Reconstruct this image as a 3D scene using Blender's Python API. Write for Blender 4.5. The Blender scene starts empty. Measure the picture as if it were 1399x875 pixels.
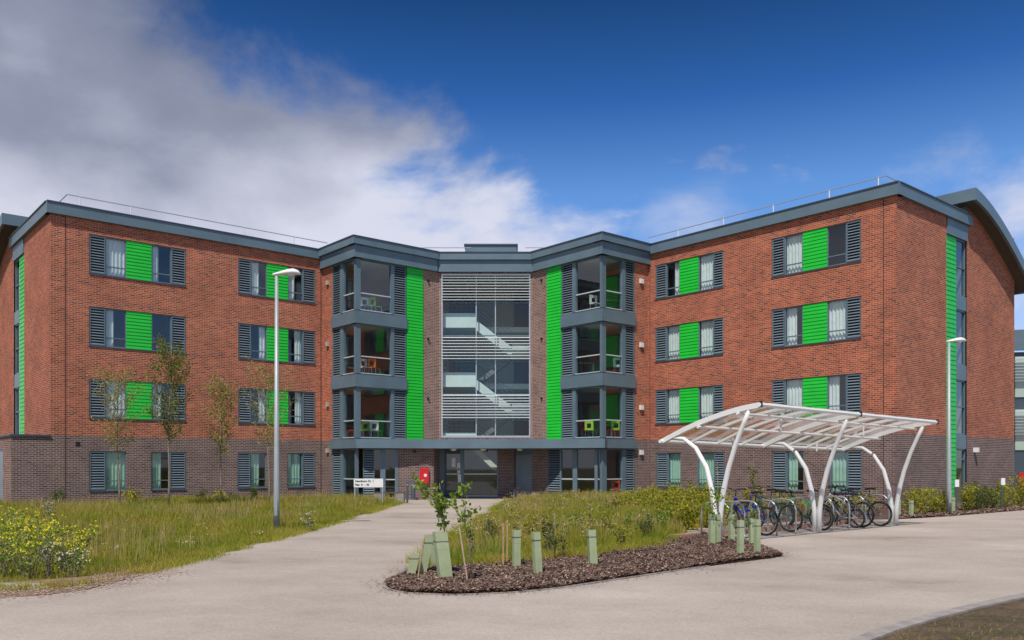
import bpy, math, random
import numpy as np
from mathutils import Vector, Matrix
random.seed(7); rng = np.random.default_rng(7)
SC = bpy.context.scene
COL = SC.collection
FX, CX, HY, EYE = 1166.0, 700.0, 635.0, 1.67
def gp(px, py, z=0.0):            # ground point seen at a photo position
    d = (EYE - z) * FX / (py - HY); return ((px - CX) * d / FX, d)
def at(px, d): return ((px - CX) * d / FX, d)

# ------------------------------------------------------------------ materials
def newmat(name):
    m = bpy.data.materials.new(name); m.use_nodes = True
    nt = m.node_tree; nt.nodes.clear()
    out = nt.nodes.new('ShaderNodeOutputMaterial')
    return m, nt, out
def N(nt, t, **kw):
    n = nt.nodes.new(t)
    for k, v in kw.items():
        if k.startswith('i_'):
            n.inputs[k[2:].replace('_', ' ')].default_value = v
        else: setattr(n, k, v)
    return n
def ramp(nt, stops):
    r = nt.nodes.new('ShaderNodeValToRGB'); e = r.color_ramp.elements
    while len(e) < len(stops): e.new(0.5)
    for i, (p, c) in enumerate(stops):
        e[i].position = p; e[i].color = (*c, 1) if len(c) == 3 else c
    return r
def simple(name, col, rough=0.6, metal=0.0, var=0.12, scale=3.0, spec=0.5, bump=0.0, bscale=40):
    m, nt, out = newmat(name); L = nt.links.new
    b = N(nt, 'ShaderNodeBsdfPrincipled'); b.inputs['Roughness'].default_value = rough
    b.inputs['Metallic'].default_value = metal; b.inputs['Specular IOR Level'].default_value = spec
    tc = N(nt, 'ShaderNodeTexCoord'); no = N(nt, 'ShaderNodeTexNoise'); no.inputs['Scale'].default_value = scale; no.inputs['Detail'].default_value = 5
    L(tc.outputs['Object'], no.inputs['Vector'])
    c = np.array(col)
    r = ramp(nt, [(0.3, tuple(c * (1 - var))), (0.7, tuple(np.minimum(c * (1 + var), 1)))])
    L(no.outputs['Fac'], r.inputs['Fac']); L(r.outputs['Color'], b.inputs['Base Color'])
    if bump > 0:
        n2 = N(nt, 'ShaderNodeTexNoise'); n2.inputs['Scale'].default_value = bscale; n2.inputs['Detail'].default_value = 6
        L(tc.outputs['Object'], n2.inputs['Vector'])
        bp = N(nt, 'ShaderNodeBump'); bp.inputs['Strength'].default_value = bump; bp.inputs['Distance'].default_value = 0.02
        L(n2.outputs['Fac'], bp.inputs['Height']); L(bp.outputs['Normal'], b.inputs['Normal'])
    L(b.outputs[0], out.inputs[0]); return m
def brick(name, c1, c2, c3, mortar):
    m, nt, out = newmat(name); L = nt.links.new
    b = N(nt, 'ShaderNodeBsdfPrincipled'); b.inputs['Roughness'].default_value = 0.85
    b.inputs['Specular IOR Level'].default_value = 0.25
    uv = N(nt, 'ShaderNodeUVMap')
    # a little irregularity in the courses
    def bt(a, bb, mo, bias=0.0):
        t = N(nt, 'ShaderNodeTexBrick'); t.offset = 0.5
        t.inputs['Scale'].default_value = 1.0; t.inputs['Brick Width'].default_value = 0.225
        t.inputs['Row Height'].default_value = 0.075; t.inputs['Mortar Size'].default_value = 0.009
        t.inputs['Mortar Smooth'].default_value = 0.2; t.inputs['Bias'].default_value = bias
        t.inputs['Color1'].default_value = (*a, 1); t.inputs['Color2'].default_value = (*bb, 1)
        t.inputs['Mortar'].default_value = (*mo, 1)
        L(uv.outputs[0], t.inputs['Vector']); return t
    t1 = bt(c1, c2, mortar)
    t2 = bt((0, 0, 0), (1, 1, 1), (0.5, 0.5, 0.5))
    # shift the second brick texture by whole bricks so its random values differ
    mp = N(nt, 'ShaderNodeMapping'); mp.inputs['Location'].default_value = (0.225 * 40, 0.15 * 60, 0)
    L(uv.outputs[0], mp.inputs[0]); L(mp.outputs[0], t2.inputs['Vector'])
    r2 = ramp(nt, [(0.80, (0, 0, 0)), (0.97, (1, 1, 1))])
    L(t2.outputs['Color'], r2.inputs[0])
    mx = N(nt, 'ShaderNodeMix', data_type='RGBA')
    L(r2.outputs[0], mx.inputs[0]); L(t1.outputs['Color'], mx.inputs[6]); mx.inputs[7].default_value = (*c3, 1)
    mk = N(nt, 'ShaderNodeMix', data_type='RGBA')   # keep mortar
    L(t1.outputs['Fac'], mk.inputs[0]); L(mx.outputs[2], mk.inputs[6]); mk.inputs[7].default_value = (*mortar, 1)
    no = N(nt, 'ShaderNodeTexNoise'); no.inputs['Scale'].default_value = 0.7; no.inputs['Detail'].default_value = 8; no.inputs['Roughness'].default_value = 0.7
    L(uv.outputs[0], no.inputs['Vector'])
    rr = ramp(nt, [(0.3, (0.70, 0.70, 0.72)), (0.7, (1.14, 1.12, 1.10))])
    L(no.outputs['Fac'], rr.inputs[0])
    ml = N(nt, 'ShaderNodeMix', data_type='RGBA', blend_type='MULTIPLY'); ml.inputs[0].default_value = 1
    L(mk.outputs[2], ml.inputs[6]); L(rr.outputs[0], ml.inputs[7]); L(ml.outputs[2], b.inputs['Base Color'])
    bp = N(nt, 'ShaderNodeBump'); bp.inputs['Strength'].default_value = 0.6; bp.inputs['Distance'].default_value = 0.012; bp.invert = True
    L(t1.outputs['Fac'], bp.inputs['Height']); L(bp.outputs['Normal'], b.inputs['Normal'])
    L(b.outputs[0], out.inputs[0]); return m
def glassmat(name, tint, base=0.10, ior=1.5):
    m, nt, out = newmat(name); L = nt.links.new
    tr = N(nt, 'ShaderNodeBsdfTransparent'); tr.inputs[0].default_value = (*tint, 1)
    gl = N(nt, 'ShaderNodeBsdfGlossy'); gl.inputs['Roughness'].default_value = 0.02; gl.inputs[0].default_value = (0.9, 0.93, 0.95, 1)
    fr = N(nt, 'ShaderNodeLayerWeight'); fr.inputs[0].default_value = 0.5
    pw = N(nt, 'ShaderNodeMath', operation='POWER'); L(fr.outputs['Facing'], pw.inputs[0]); pw.inputs[1].default_value = 4.0
    ad = N(nt, 'ShaderNodeMath', operation='ADD', use_clamp=True); L(pw.outputs[0], ad.inputs[0]); ad.inputs[1].default_value = base
    mx = N(nt, 'ShaderNodeMixShader'); L(ad.outputs[0], mx.inputs[0]); L(tr.outputs[0], mx.inputs[1]); L(gl.outputs[0], mx.inputs[2])
    L(mx.outputs[0], out.inputs[0]); return m
def foliage(name, stops, scale=1.5, trans=0.35, rough=0.6, coord='Object'):
    m, nt, out = newmat(name); L = nt.links.new
    tc = N(nt, 'ShaderNodeTexCoord'); no = N(nt, 'ShaderNodeTexNoise'); no.inputs['Scale'].default_value = scale; no.inputs['Detail'].default_value = 6; no.inputs['Roughness'].default_value = 0.75
    L(tc.outputs[coord], no.inputs['Vector'])
    r = ramp(nt, stops); L(no.outputs['Fac'], r.inputs[0])
    d = N(nt, 'ShaderNodeBsdfPrincipled'); d.inputs['Roughness'].default_value = rough; d.inputs['Specular IOR Level'].default_value = 0.3
    t = N(nt, 'ShaderNodeBsdfTranslucent')
    L(r.outputs[0], d.inputs['Base Color']); L(r.outputs[0], t.inputs[0])
    mx = N(nt, 'ShaderNodeMixShader'); mx.inputs[0].default_value = trans
    L(d.outputs[0], mx.inputs[1]); L(t.outputs[0], mx.inputs[2]); L(mx.outputs[0], out.inputs[0]); return m

M = {}
M['red_brick'] = brick('red_brick', (0.54, 0.135, 0.062), (0.31, 0.068, 0.038), (0.19, 0.055, 0.042), (0.60, 0.38, 0.27))
M['dark_brick'] = brick('dark_brick', (0.19, 0.12, 0.11), (0.12, 0.078, 0.075), (0.08, 0.058, 0.062), (0.46, 0.37, 0.33))
M['mixed_brick'] = brick('mixed_brick', (0.30, 0.155, 0.12), (0.19, 0.105, 0.09), (0.11, 0.07, 0.068), (0.56, 0.45, 0.39))
M['grey'] = simple('grey_metal', (0.125, 0.185, 0.23), 0.38, 0.0, 0.10, 1.2)
M['grey_dark'] = simple('grey_dark', (0.06, 0.085, 0.11), 0.45, 0.0, 0.1, 1.5)
M['slat'] = simple('slat_metal', (0.21, 0.27, 0.32), 0.35, 0.0, 0.1, 2)
M['green'] = simple('green_panel', (0.014, 0.56, 0.04), 0.38, 0.0, 0.08, 1.3)
M['glass'] = glassmat('window_glass', (0.84, 0.91, 0.90), 0.09)
M['stair_glass'] = glassmat('stair_glass', (0.90, 0.96, 0.95), 0.05)
M['clear'] = glassmat('roof_sheet', (0.88, 0.88, 0.88), 0.06)
_nt = M['clear'].node_tree; _o = [n for n in _nt.nodes if n.type == 'OUTPUT_MATERIAL'][0]; _src = _o.inputs[0].links[0].from_socket
_d = _nt.nodes.new('ShaderNodeBsdfDiffuse'); _d.inputs[0].default_value = (.85, .86, .86, 1); _m = _nt.nodes.new('ShaderNodeMixShader'); _m.inputs[0].default_value = .16
_nt.links.new(_src, _m.inputs[1]); _nt.links.new(_d.outputs[0], _m.inputs[2]); _nt.links.new(_m.outputs[0], _o.inputs[0])
M['curtain'] = simple('curtain_cloth', (0.82, 0.85, 0.83), 0.9, 0, 0.08, 5)
M['curtain_green'] = simple('curtain_green', (0.45, 0.66, 0.54), 0.9, 0, 0.1, 5)
M['room'] = simple('room_plaster', (0.30, 0.22, 0.18), 0.9, 0, 0.1, 1)
M['room_pale'] = simple('room_pale', (0.62, 0.65, 0.56), 0.9, 0, 0.06, 1)
M['carpet'] = simple('carpet', (0.08, 0.09, 0.12), 0.95, 0, 0.2, 5)
M['white'] = simple('white_paint', (0.82, 0.82, 0.80), 0.35, 0, 0.03, 4)
M['steel'] = simple('steel', (0.55, 0.57, 0.58), 0.35, 0.6, 0.06, 4)
M['blade'] = simple('blade_metal', (0.62, 0.66, 0.68), 0.4, 0.2, 0.05, 4)
M['stairs'] = simple('stair_white', (0.62, 0.70, 0.68), 0.6, 0, 0.04, 2)
M['black'] = simple('black', (0.015, 0.015, 0.017), 0.5, 0, 0.2, 6)
M['rubber'] = simple('rubber', (0.022, 0.021, 0.021), 0.75, 0, 0.2, 20)
M['chrome'] = simple('chrome', (0.50, 0.51, 0.53), 0.25, 0.85, 0.05, 6)
M['roof_felt'] = simple('roof_felt', (0.18, 0.19, 0.2), 0.9, 0, 0.15, 0.8)
M['soffit'] = simple('soffit', (0.10, 0.085, 0.075), 0.8, 0, 0.1, 1)
M['seal'] = simple('seal', (0.09, 0.05, 0.045), 0.9, 0, 0.2, 4)
M['concrete'] = simple('concrete', (0.42, 0.38, 0.34), 0.9, 0, 0.12, 6, bump=0.3)
M['red'] = simple('red_paint', (0.62, 0.01, 0.02), 0.35, 0, 0.05, 3)
M['lamp'] = simple('lamp_metal', (0.36, 0.40, 0.40), 0.5, 0.3, 0.08, 3)
M['lens'] = simple('lamp_lens', (0.6, 0.6, 0.58), 0.2, 0, 0.05, 8)
M['guard'] = foliage('guard_plastic', [(0.3, (0.46, 0.55, 0.31)), (0.7, (0.58, 0.65, 0.43))], 6, 0.3, 0.45)
M['stake'] = simple('stake_wood', (0.42, 0.27, 0.14), 0.85, 0, 0.25, 25)
M['bark'] = simple('bark', (0.26, 0.20, 0.15), 0.9, 0, 0.3, 18, bump=0.5)
M['kerb'] = simple('kerb_stone', (0.30, 0.27, 0.25), 0.9, 0, 0.2, 6, bump=0.3)
M['birch_leaf'] = foliage('birch_leaf', [(0.3, (0.24, 0.25, 0.05)), (0.55, (0.36, 0.31, 0.09)), (0.75, (0.46, 0.33, 0.14))], 3)
M['birch_green'] = foliage('birch_green', [(0.3, (0.10, 0.14, 0.03)), (0.7, (0.27, 0.28, 0.06))], 3)
M['leaf'] = foliage('sapling_leaf', [(0.3, (0.09, 0.17, 0.02)), (0.5, (0.20, 0.31, 0.03)), (0.68, (0.40, 0.48, 0.12))], 9)
M['shrub_leaf'] = foliage('shrub_leaf', [(0.3, (0.15, 0.20, 0.02)), (0.5, (0.34, 0.34, 0.03)), (0.72, (0.52, 0.42, 0.04))], 4)
M['shrub_dark'] = foliage('shrub_dark', [(0.3, (0.06, 0.10, 0.02)), (0.7, (0.16, 0.20, 0.03))], 4)
M['yellow'] = foliage('yellow_petal', [(0.3, (0.75, 0.62, 0.01)), (0.7, (0.85, 0.80, 0.03))], 9, 0.3)
M['petal'] = foliage('white_petal', [(0.3, (0.60, 0.58, 0.42)), (0.7, (0.78, 0.76, 0.66))], 9, 0.3)
M['grass'] = foliage('grass_blade', [(0.28, (0.18, 0.265, 0.025)), (0.42, (0.30, 0.355, 0.035)), (0.55, (0.44, 0.39, 0.06)), (0.70, (0.52, 0.37, 0.14))], 0.55, 0.42)
M['grass2'] = foliage('grass_seed', [(0.3, (0.40, 0.33, 0.10)), (0.7, (0.50, 0.38, 0.18))], 0.9, 0.35)

def ground_mat(name, stops, scale, bump, bscale, rough=0.9, spec=0.2, fine=(0.85, 1.12)):
    m, nt, out = newmat(name); L = nt.links.new
    b = N(nt, 'ShaderNodeBsdfPrincipled'); b.inputs['Roughness'].default_value = rough; b.inputs['Specular IOR Level'].default_value = spec
    tc = N(nt, 'ShaderNodeTexCoord')
    n1 = N(nt, 'ShaderNodeTexNoise'); n1.inputs['Scale'].default_value = scale; n1.inputs['Detail'].default_value = 8; n1.inputs['Roughness'].default_value = 0.65
    mp = N(nt, 'ShaderNodeMapping'); mp.inputs['Scale'].default_value = (1, 1.4, 1); mp.inputs['Rotation'].default_value = (0, 0, 0.5)
    L(tc.outputs['Object'], mp.inputs[0]); L(mp.outputs[0], n1.inputs['Vector'])
    r = ramp(nt, stops); L(n1.outputs['Fac'], r.inputs[0])
    n2 = N(nt, 'ShaderNodeTexNoise'); n2.inputs['Scale'].default_value = bscale; n2.inputs['Detail'].default_value = 4
    L(tc.outputs['Object'], n2.inputs['Vector'])
    r2 = ramp(nt, [(0.3, (fine[0],) * 3), (0.7, (fine[1],) * 3)]); L(n2.outputs['Fac'], r2.inputs[0])
    ml = N(nt, 'ShaderNodeMix', data_type='RGBA', blend_type='MULTIPLY'); ml.inputs[0].default_value = 1
    L(r.outputs[0], ml.inputs[6]); L(r2.outputs[0], ml.inputs[7]); L(ml.outputs[2], b.inputs['Base Color'])
    bp = N(nt, 'ShaderNodeBump'); bp.inputs['Strength'].default_value = bump; bp.inputs['Distance'].default_value = 0.01
    L(n2.outputs['Fac'], bp.inputs['Height']); L(bp.outputs['Normal'], b.inputs['Normal'])
    L(b.outputs[0], out.inputs[0]); return m
M['road'] = ground_mat('road_surface', [(0.3, (0.275, 0.228, 0.197)), (0.42, (0.38, 0.322, 0.28)), (0.58, (0.445, 0.382, 0.335)), (0.72, (0.52, 0.455, 0.405))], 0.26, 0.4, 38, fine=(0.86, 1.12))
M['soil'] = ground_mat('soil', [(0.3, (0.10, 0.075, 0.03)), (0.7, (0.17, 0.14, 0.05))], 1.2, 0.8, 20)
M['earth'] = ground_mat('bare_earth', [(0.3, (0.06, 0.05, 0.028)), (0.5, (0.10, 0.073, 0.045)), (0.75, (0.17, 0.115, 0.075))], 1.6, 1.0, 16, fine=(0.6, 1.3))
M['dirt'] = ground_mat('dirt', [(0.3, (0.20, 0.12, 0.075)), (0.7, (0.33, 0.23, 0.16))], 2.0, 0.8, 18, fine=(0.7, 1.2))
M['mulch'] = ground_mat('mulch_base', [(0.3, (0.07, 0.04, 0.028)), (0.7, (0.15, 0.085, 0.06))], 3.0, 1.0, 22, fine=(0.5, 1.5))
M['chip'] = simple('bark_chip', (0.155, 0.095, 0.072), 0.85, 0, 0.75, 30)
M['chip_pale'] = simple('bark_chip_pale', (0.42, 0.30, 0.23), 0.85, 0, 0.3, 30)

# ------------------------------------------------------------------ mesh builder
class MB:
    def __init__(s): s.v = []; s.f = []; s.uv = {}
    def face(s, pts, uv=None):
        n = len(s.v); s.v.extend([tuple(p) for p in pts]); s.f.append(tuple(range(n, n + len(pts))))
        if uv: s.uv[len(s.f) - 1] = uv
    def hexa(s, p):   # 8 pts: bottom 4 (ccw) then top 4
        n = len(s.v); s.v.extend([tuple(q) for q in p])
        for f in ((0, 3, 2, 1), (4, 5, 6, 7), (0, 1, 5, 4), (1, 2, 6, 5), (2, 3, 7, 6), (3, 0, 4, 7)):
            s.f.append(tuple(n + i for i in f))
    def box(s, x0, x1, y0, y1, z0, z1, T=None):
        p = [(x0, y0, z0), (x1, y0, z0), (x1, y1, z0), (x0, y1, z0), (x0, y0, z1), (x1, y0, z1), (x1, y1, z1), (x0, y1, z1)]
        if T: p = [T(*q) for q in p]
        s.hexa(p)
    def tube(s, pts, r, n=8, cap=True, T=None):
        pts = [Vector(p) for p in pts]; rs = r if isinstance(r, (list, tuple)) else [r] * len(pts)
        rings = []; up = None
        for i, p in enumerate(pts):
            a = pts[max(i - 1, 0)]; b = pts[min(i + 1, len(pts) - 1)]
            t = (b - a).normalized() if (b - a).length > 1e-9 else Vector((0, 0, 1))
            if up is None:
                up = Vector((0, 0, 1)) if abs(t.z) < 0.9 else Vector((1, 0, 0))
            e1 = (up - t * up.dot(t)).normalized(); e2 = t.cross(e1); up = e1
            base = len(s.v)
            for k in range(n):
                a_ = 2 * math.pi * k / n
                q = p + (e1 * math.cos(a_) + e2 * math.sin(a_)) * rs[i]
                s.v.append(tuple(T(*q)) if T else tuple(q))
            rings.append(base)
        for i in range(len(rings) - 1):
            for k in range(n):
                k2 = (k + 1) % n
                s.f.append((rings[i] + k, rings[i] + k2, rings[i + 1] + k2, rings[i + 1] + k))
        if cap:
            s.f.append(tuple(rings[0] + k for k in reversed(range(n)))); s.f.append(tuple(rings[-1] + k for k in range(n)))
    def prism(s, poly, z0, z1, side_uv=False):
        n = len(poly)
        a = sum(poly[i][0] * poly[(i + 1) % n][1] - poly[(i + 1) % n][0] * poly[i][1] for i in range(n))
        if a < 0: poly = poly[::-1]
        b = len(s.v)
        s.v.extend([(x, y, z0) for x, y in poly]); s.v.extend([(x, y, z1) for x, y in poly])
        s.f.append(tuple(b + i for i in reversed(range(n)))); s.f.append(tuple(b + n + i for i in range(n)))
        for i in range(n):
            j = (i + 1) % n; s.f.append((b + i, b + j, b + n + j, b + n + i))
    def lathe(s, prof, c=(0, 0, 0), n=16, axis='z'):
        rings = []
        for r, h in prof:
            b = len(s.v)
            for k in range(n):
                a = 2 * math.pi * k / n
                if axis == 'z': s.v.append((c[0] + r * math.cos(a), c[1] + r * math.sin(a), c[2] + h))
                else: s.v.append((c[0] + r * math.cos(a), c[1] + h, c[2] + r * math.sin(a)))
            rings.append(b)
        for i in range(len(rings) - 1):
            for k in range(n):
                k2 = (k + 1) % n; s.f.append((rings[i] + k, rings[i] + k2, rings[i + 1] + k2, rings[i + 1] + k))
    def leaf(s, p, d, L, w):
        p = Vector(p); d = Vector(d).normalized()
        sd = d.cross(Vector((random.uniform(-1, 1), random.uniform(-1, 1), random.uniform(-1, 1)))); 
        if sd.length < 1e-4: sd = Vector((1, 0, 0))
        sd.normalize(); m = p + d * L * 0.5
        b = len(s.v); s.v.extend([tuple(p), tuple(m + sd * w), tuple(p + d * L), tuple(m - sd * w)]); s.f.append((b, b + 1, b + 2, b + 3))
    def build(s, name, mat, parent=None, smooth=False):
        o_ = Vector((0, 0, 0))
        if parent is not None:
            q = parent
            while q is not None and q.get('_w') is None: q = q.parent
            if q is not None: o_ = Vector(q['_w'][:])
        me = bpy.data.meshes.new(name)
        vs = [(v[0] - o_.x, v[1] - o_.y, v[2] - o_.z) for v in s.v]
        me.from_pydata(vs, [], s.f); me.materials.append(mat)
        if s.uv:
            ul = me.uv_layers.new(name='UVMap')
            for fi, uv in s.uv.items():
                for k, li in enumerate(me.polygons[fi].loop_indices): ul.data[li].uv = uv[k]
        if smooth: me.polygons.foreach_set('use_smooth', [len(f) <= 4 for f in s.f])
        me.update()
        o = bpy.data.objects.new(name, me); COL.objects.link(o)
        if parent is not None: o.parent = parent
        return o
def tag(o, label=None, cat=None, group=None, kind=None):
    if label: o['label'] = label
    if cat: o['category'] = cat
    if group: o['group'] = group
    if kind: o['kind'] = kind
    return o
def thing(name, label, cat, loc, rz=0.0, group=None, world=False):
    o = bpy.data.objects.new(name, None); COL.objects.link(o); o.empty_display_size = 0.2
    o.location = loc; o.rotation_euler = (0, 0, rz)
    if world: o['_w'] = list(loc)
    return tag(o, label, cat, group)
def copy_tree(o, parent=None):
    c = o.copy(); COL.objects.link(c); c.parent = parent
    for ch in o.children: copy_tree(ch, c)
    return c

class Fr:      # wall frame: u along the wall (left to right seen from outside), o outwards, z up
    def __init__(s, P, Q=None, d=None, L=None):
        s.P = Vector((P[0], P[1]))
        if Q is not None:
            D = Vector((Q[0] - P[0], Q[1] - P[1])); s.L = D.length; s.d = D.normalized()
        else: s.d = Vector(d).normalized(); s.L = L
        s.n = Vector((s.d.y, -s.d.x))
    def __call__(s, u, o, z):
        q = s.P + s.d * u + s.n * o; return (q.x, q.y, z)
    def u(s, px, o=0.0):
        r = (px - CX) / FX; P = s.P + s.n * o
        return (r * P.y - P.x) / (s.d.x - r * s.d.y)
    def xy(s, u, o=0.0):
        q = s.P + s.d * u + s.n * o; return (q.x, q.y)
def fbox(mb, F, u0, u1, o0, o1, z0, z1):
    mb.box(u0, u1, -o1, -o0, z0, z1, T=lambda a, b, c: F(a, -b, c))
def wallsheet(F, u0, u1, z0, z1, ops, mb=None, uo=0.0, depth=0.16):
    mb = mb or MB()
    us = sorted(set([u0, u1] + [min(max(x, u0), u1) for o in ops for x in o[:2]]))
    zs = sorted(set([z0, z1] + [min(max(x, z0), z1) for o in ops for x in o[2:4]]))
    for i in range(len(us) - 1):
        for j in range(len(zs) - 1):
            a, b, c, d = us[i], us[i + 1], zs[j], zs[j + 1]
            if b - a < 1e-6 or d - c < 1e-6: continue
            mu, mz = (a + b) / 2, (c + d) / 2
            if any(o[0] < mu < o[1] and o[2] < mz < o[3] for o in ops): continue
            mb.face([F(a, 0, c), F(b, 0, c), F(b, 0, d), F(a, 0, d)], [(a + uo, c), (b + uo, c), (b + uo, d), (a + uo, d)])
    for a, b, c, d in ops:
        c2, d2 = max(c, z0), min(d, z1)
        if d2 <= c2: continue
        for (uu, s_) in ((a, 1), (b, -1)):
            if u0 <= uu <= u1:
                mb.face([F(uu, 0, c2), F(uu, -depth, c2), F(uu, -depth, d2), F(uu, 0, d2)], [(uu, c2), (uu + depth, c2), (uu + depth, d2), (uu, d2)])
        if z0 <= c <= z1: mb.face([F(a, 0, c), F(b, 0, c), F(b, -depth, c), F(a, -depth, c)], [(a, c), (b, c), (b, c + depth), (a, c + depth)])
        if z0 <= d <= z1: mb.face([F(a, 0, d), F(a, -depth, d), F(b, -depth, d), F(b, 0, d)], [(a, d), (a, d + depth), (b, d + depth), (b, d)])
    return mb
def louvre(F, u0, u1, z0, z1, parent, o=-0.03, pitch=0.105):
    fr = MB()
    fbox(fr, F, u0, u0 + 0.035, o - 0.09, o + 0.012, z0, z1); fbox(fr, F, u1 - 0.035, u1, o - 0.09, o + 0.012, z0, z1)
    fbox(fr, F, u0 + 0.035, u1 - 0.035, o - 0.09, o + 0.01, z0, z0 + 0.035); fbox(fr, F, u0 + 0.035, u1 - 0.035, o - 0.09, o + 0.01, z1 - 0.035, z1)
    sl = MB(); n = max(3, int((z1 - z0 - 0.07) / pitch)); p = (z1 - z0 - 0.07) / n
    for k in range(n):
        z = z0 + 0.035 + p * k
        a, b = u0 + 0.036, u1 - 0.036
        t = 0.016
        P = [F(a, o, z + 0.004), F(b, o, z + 0.004), F(b, o - 0.06, z + p * 0.42), F(a, o - 0.06, z + p * 0.42)]
        sl.hexa([P[0], P[1], P[2], P[3]] + [(q[0], q[1], q[2] + t) for q in P])
    bk = MB(); fbox(bk, F, u0 + 0.01, u1 - 0.01, o - 0.12, o - 0.095, z0 + 0.01, z1 - 0.01)
    g = fr.build('louvre', M['grey'], parent)
    if parent.get('_part'): pass
    return fr, sl, bk, g
def boards(F, u0, u1, z0, z1, o=-0.02, pitch=0.15):
    mb = MB(); n = max(1, round((z1 - z0) / pitch)); p = (z1 - z0) / n
    for k in range(n):
        z = z0 + p * k
        P = [F(u0, o + 0.0, z + 0.010), F(u1, o + 0.0, z + 0.010), F(u1, o - 0.05, z + 0.010), F(u0, o - 0.05, z + 0.010)]
        Q = [F(u0, o - 0.016, z + p), F(u1, o - 0.016, z + p), F(u1, o - 0.05, z + p), F(u0, o - 0.05, z + p)]
        mb.hexa(P + Q)
    return mb
def curtain(F, u0, u1, z0, z1, o, parent, mat):
    mb = MB(); n = max(8, int((u1 - u0) / 0.03)); pts = []
    for i in range(n + 1):
        u = u0 + (u1 - u0) * i / n; pts.append((u, o + 0.025 * math.sin(u * 42 + random.random() * 0.8)))
    for i in range(n):
        (a, oa), (b, ob) = pts[i], pts[i + 1]
        mb.face([F(a, oa, z0), F(b, ob, z0), F(b, ob * 1.0, z1), F(a, oa, z1)])
    return mb.build('curtain', mat, parent, True)

def window(F, segs, z0, z1, parent, seed, ground=False):
    """segs: list of (kind, ua, ub)"""
    rn = random.Random(seed)
    u0, u1 = segs[0][1], segs[-1][2]
    fr = MB(); o0, o1 = -0.13, -0.055; w = 0.05
    fbox(fr, F, u0, u1, o0, o1, z0, z0 + w); fbox(fr, F, u0, u1, o0, o1, z1 - w, z1)
    edges = sorted(set([u0 + w / 2, u1 - w / 2] + [s[1] for s in segs[1:]]))
    for e in edges: fbox(fr, F, e - w / 2, e + w / 2, o0 + 0.002, o1 + 0.002, z0 + w, z1 - w)
    for k, a, b in segs:
        if k == 'g': fbox(fr, F, a + w / 2, b - w / 2, o0 + 0.01, o1 - 0.006, z0 + 0.38, z0 + 0.425)
    W = fr.build('window', M['grey'], parent)
    si = MB(); fbox(si, F, u0 - 0.01, u1 + 0.01, -0.12, 0.035, z0 - 0.035, z0 - 0.002); si.build('sill', M['grey_dark'], W)
    for k, a, b in segs:
        a2, b2 = a + w / 2 + 0.001, b - w / 2 - 0.001
        if k == 'g':
            g = MB(); g.face([F(a2, -0.095, z0 + w), F(b2, -0.095, z0 + w), F(b2, -0.095, z1 - w), F(a2, -0.095, z1 - w)]); g.build('pane', M['glass'], W)
            mat = M['curtain_green'] if ground else M['curtain']
            r = rn.random(); W_ = b2 - a2
            if r < 0.42: curtain(F, a2 - 0.02, b2 + 0.02, z0 + 0.02, z1, -0.20, W, mat)
            elif r < 0.74: curtain(F, a2 - 0.02, a2 + W_ * rn.uniform(0.35, 0.65), z0 + 0.02, z1, -0.20, W, mat)
            elif r < 0.95: curtain(F, b2 - W_ * rn.uniform(0.35, 0.65), b2 + 0.02, z0 + 0.02, z1, -0.20, W, mat)
        elif k == 'l':
            f_, s_, b_, L_ = louvre(F, a2, b2, z0 + w, z1 - w, W, -0.03)
            s2 = s_; s2.build('slats', M['slat'], W); b_.build('louvre_back', M['black'], W)
        elif k == 'p':
            boards(F, a2 - 0.01, b2 + 0.01, z0 + 0.012, z1 - 0.012, -0.025).build('cladding_panel', M['green'], W)
    # the room behind
    rm = MB(); a, b, c, d, dp = u0 - 0.15, u1 + 0.15, z0 - 0.5, z1 + 0.35, 3.6
    q = lambda u, o, z: F(u, o, z)
    for fpts in ([(a, -dp, c), (b, -dp, c), (b, -dp, d), (a, -dp, d)], [(a, -.17, c), (a, -dp, c), (a, -dp, d), (a, -.17, d)],
                 [(b, -.17, c), (b, -dp, c), (b, -dp, d), (b, -.17, d)], [(a, -.17, c), (b, -.17, c), (b, -dp, c), (a, -dp, c)], [(a, -.17, d), (b, -.17, d), (b, -dp, d), (a, -dp, d)]):
        rm.face([q(*p) for p in fpts])
    rm.build('room_lining', M['room'], W)
    return (u0, u1, z0, z1)

# ------------------------------------------------------------------ building plan
dL = Vector((math.cos(math.radians(40.46)), math.sin(math.radians(40.46))))
dR = Vector((dL.y, -dL.x))
A = (-18.58, 34.35); B = (-9.37, 42.20); C = (-7.26, 39.72); D = (-3.67, 42.78)
E = (1.045, 42.78); F_ = (4.13, 39.16); G = (6.58, 41.25); H = (14.43, 32.05)
ZB, ZT = 2.86, 11.78
bld = thing('residential_building', 'four storey red brick residence with green panels and grey bay windows behind the lawns', 'building', (-1.3, 46.0, 0), world=True)

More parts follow.
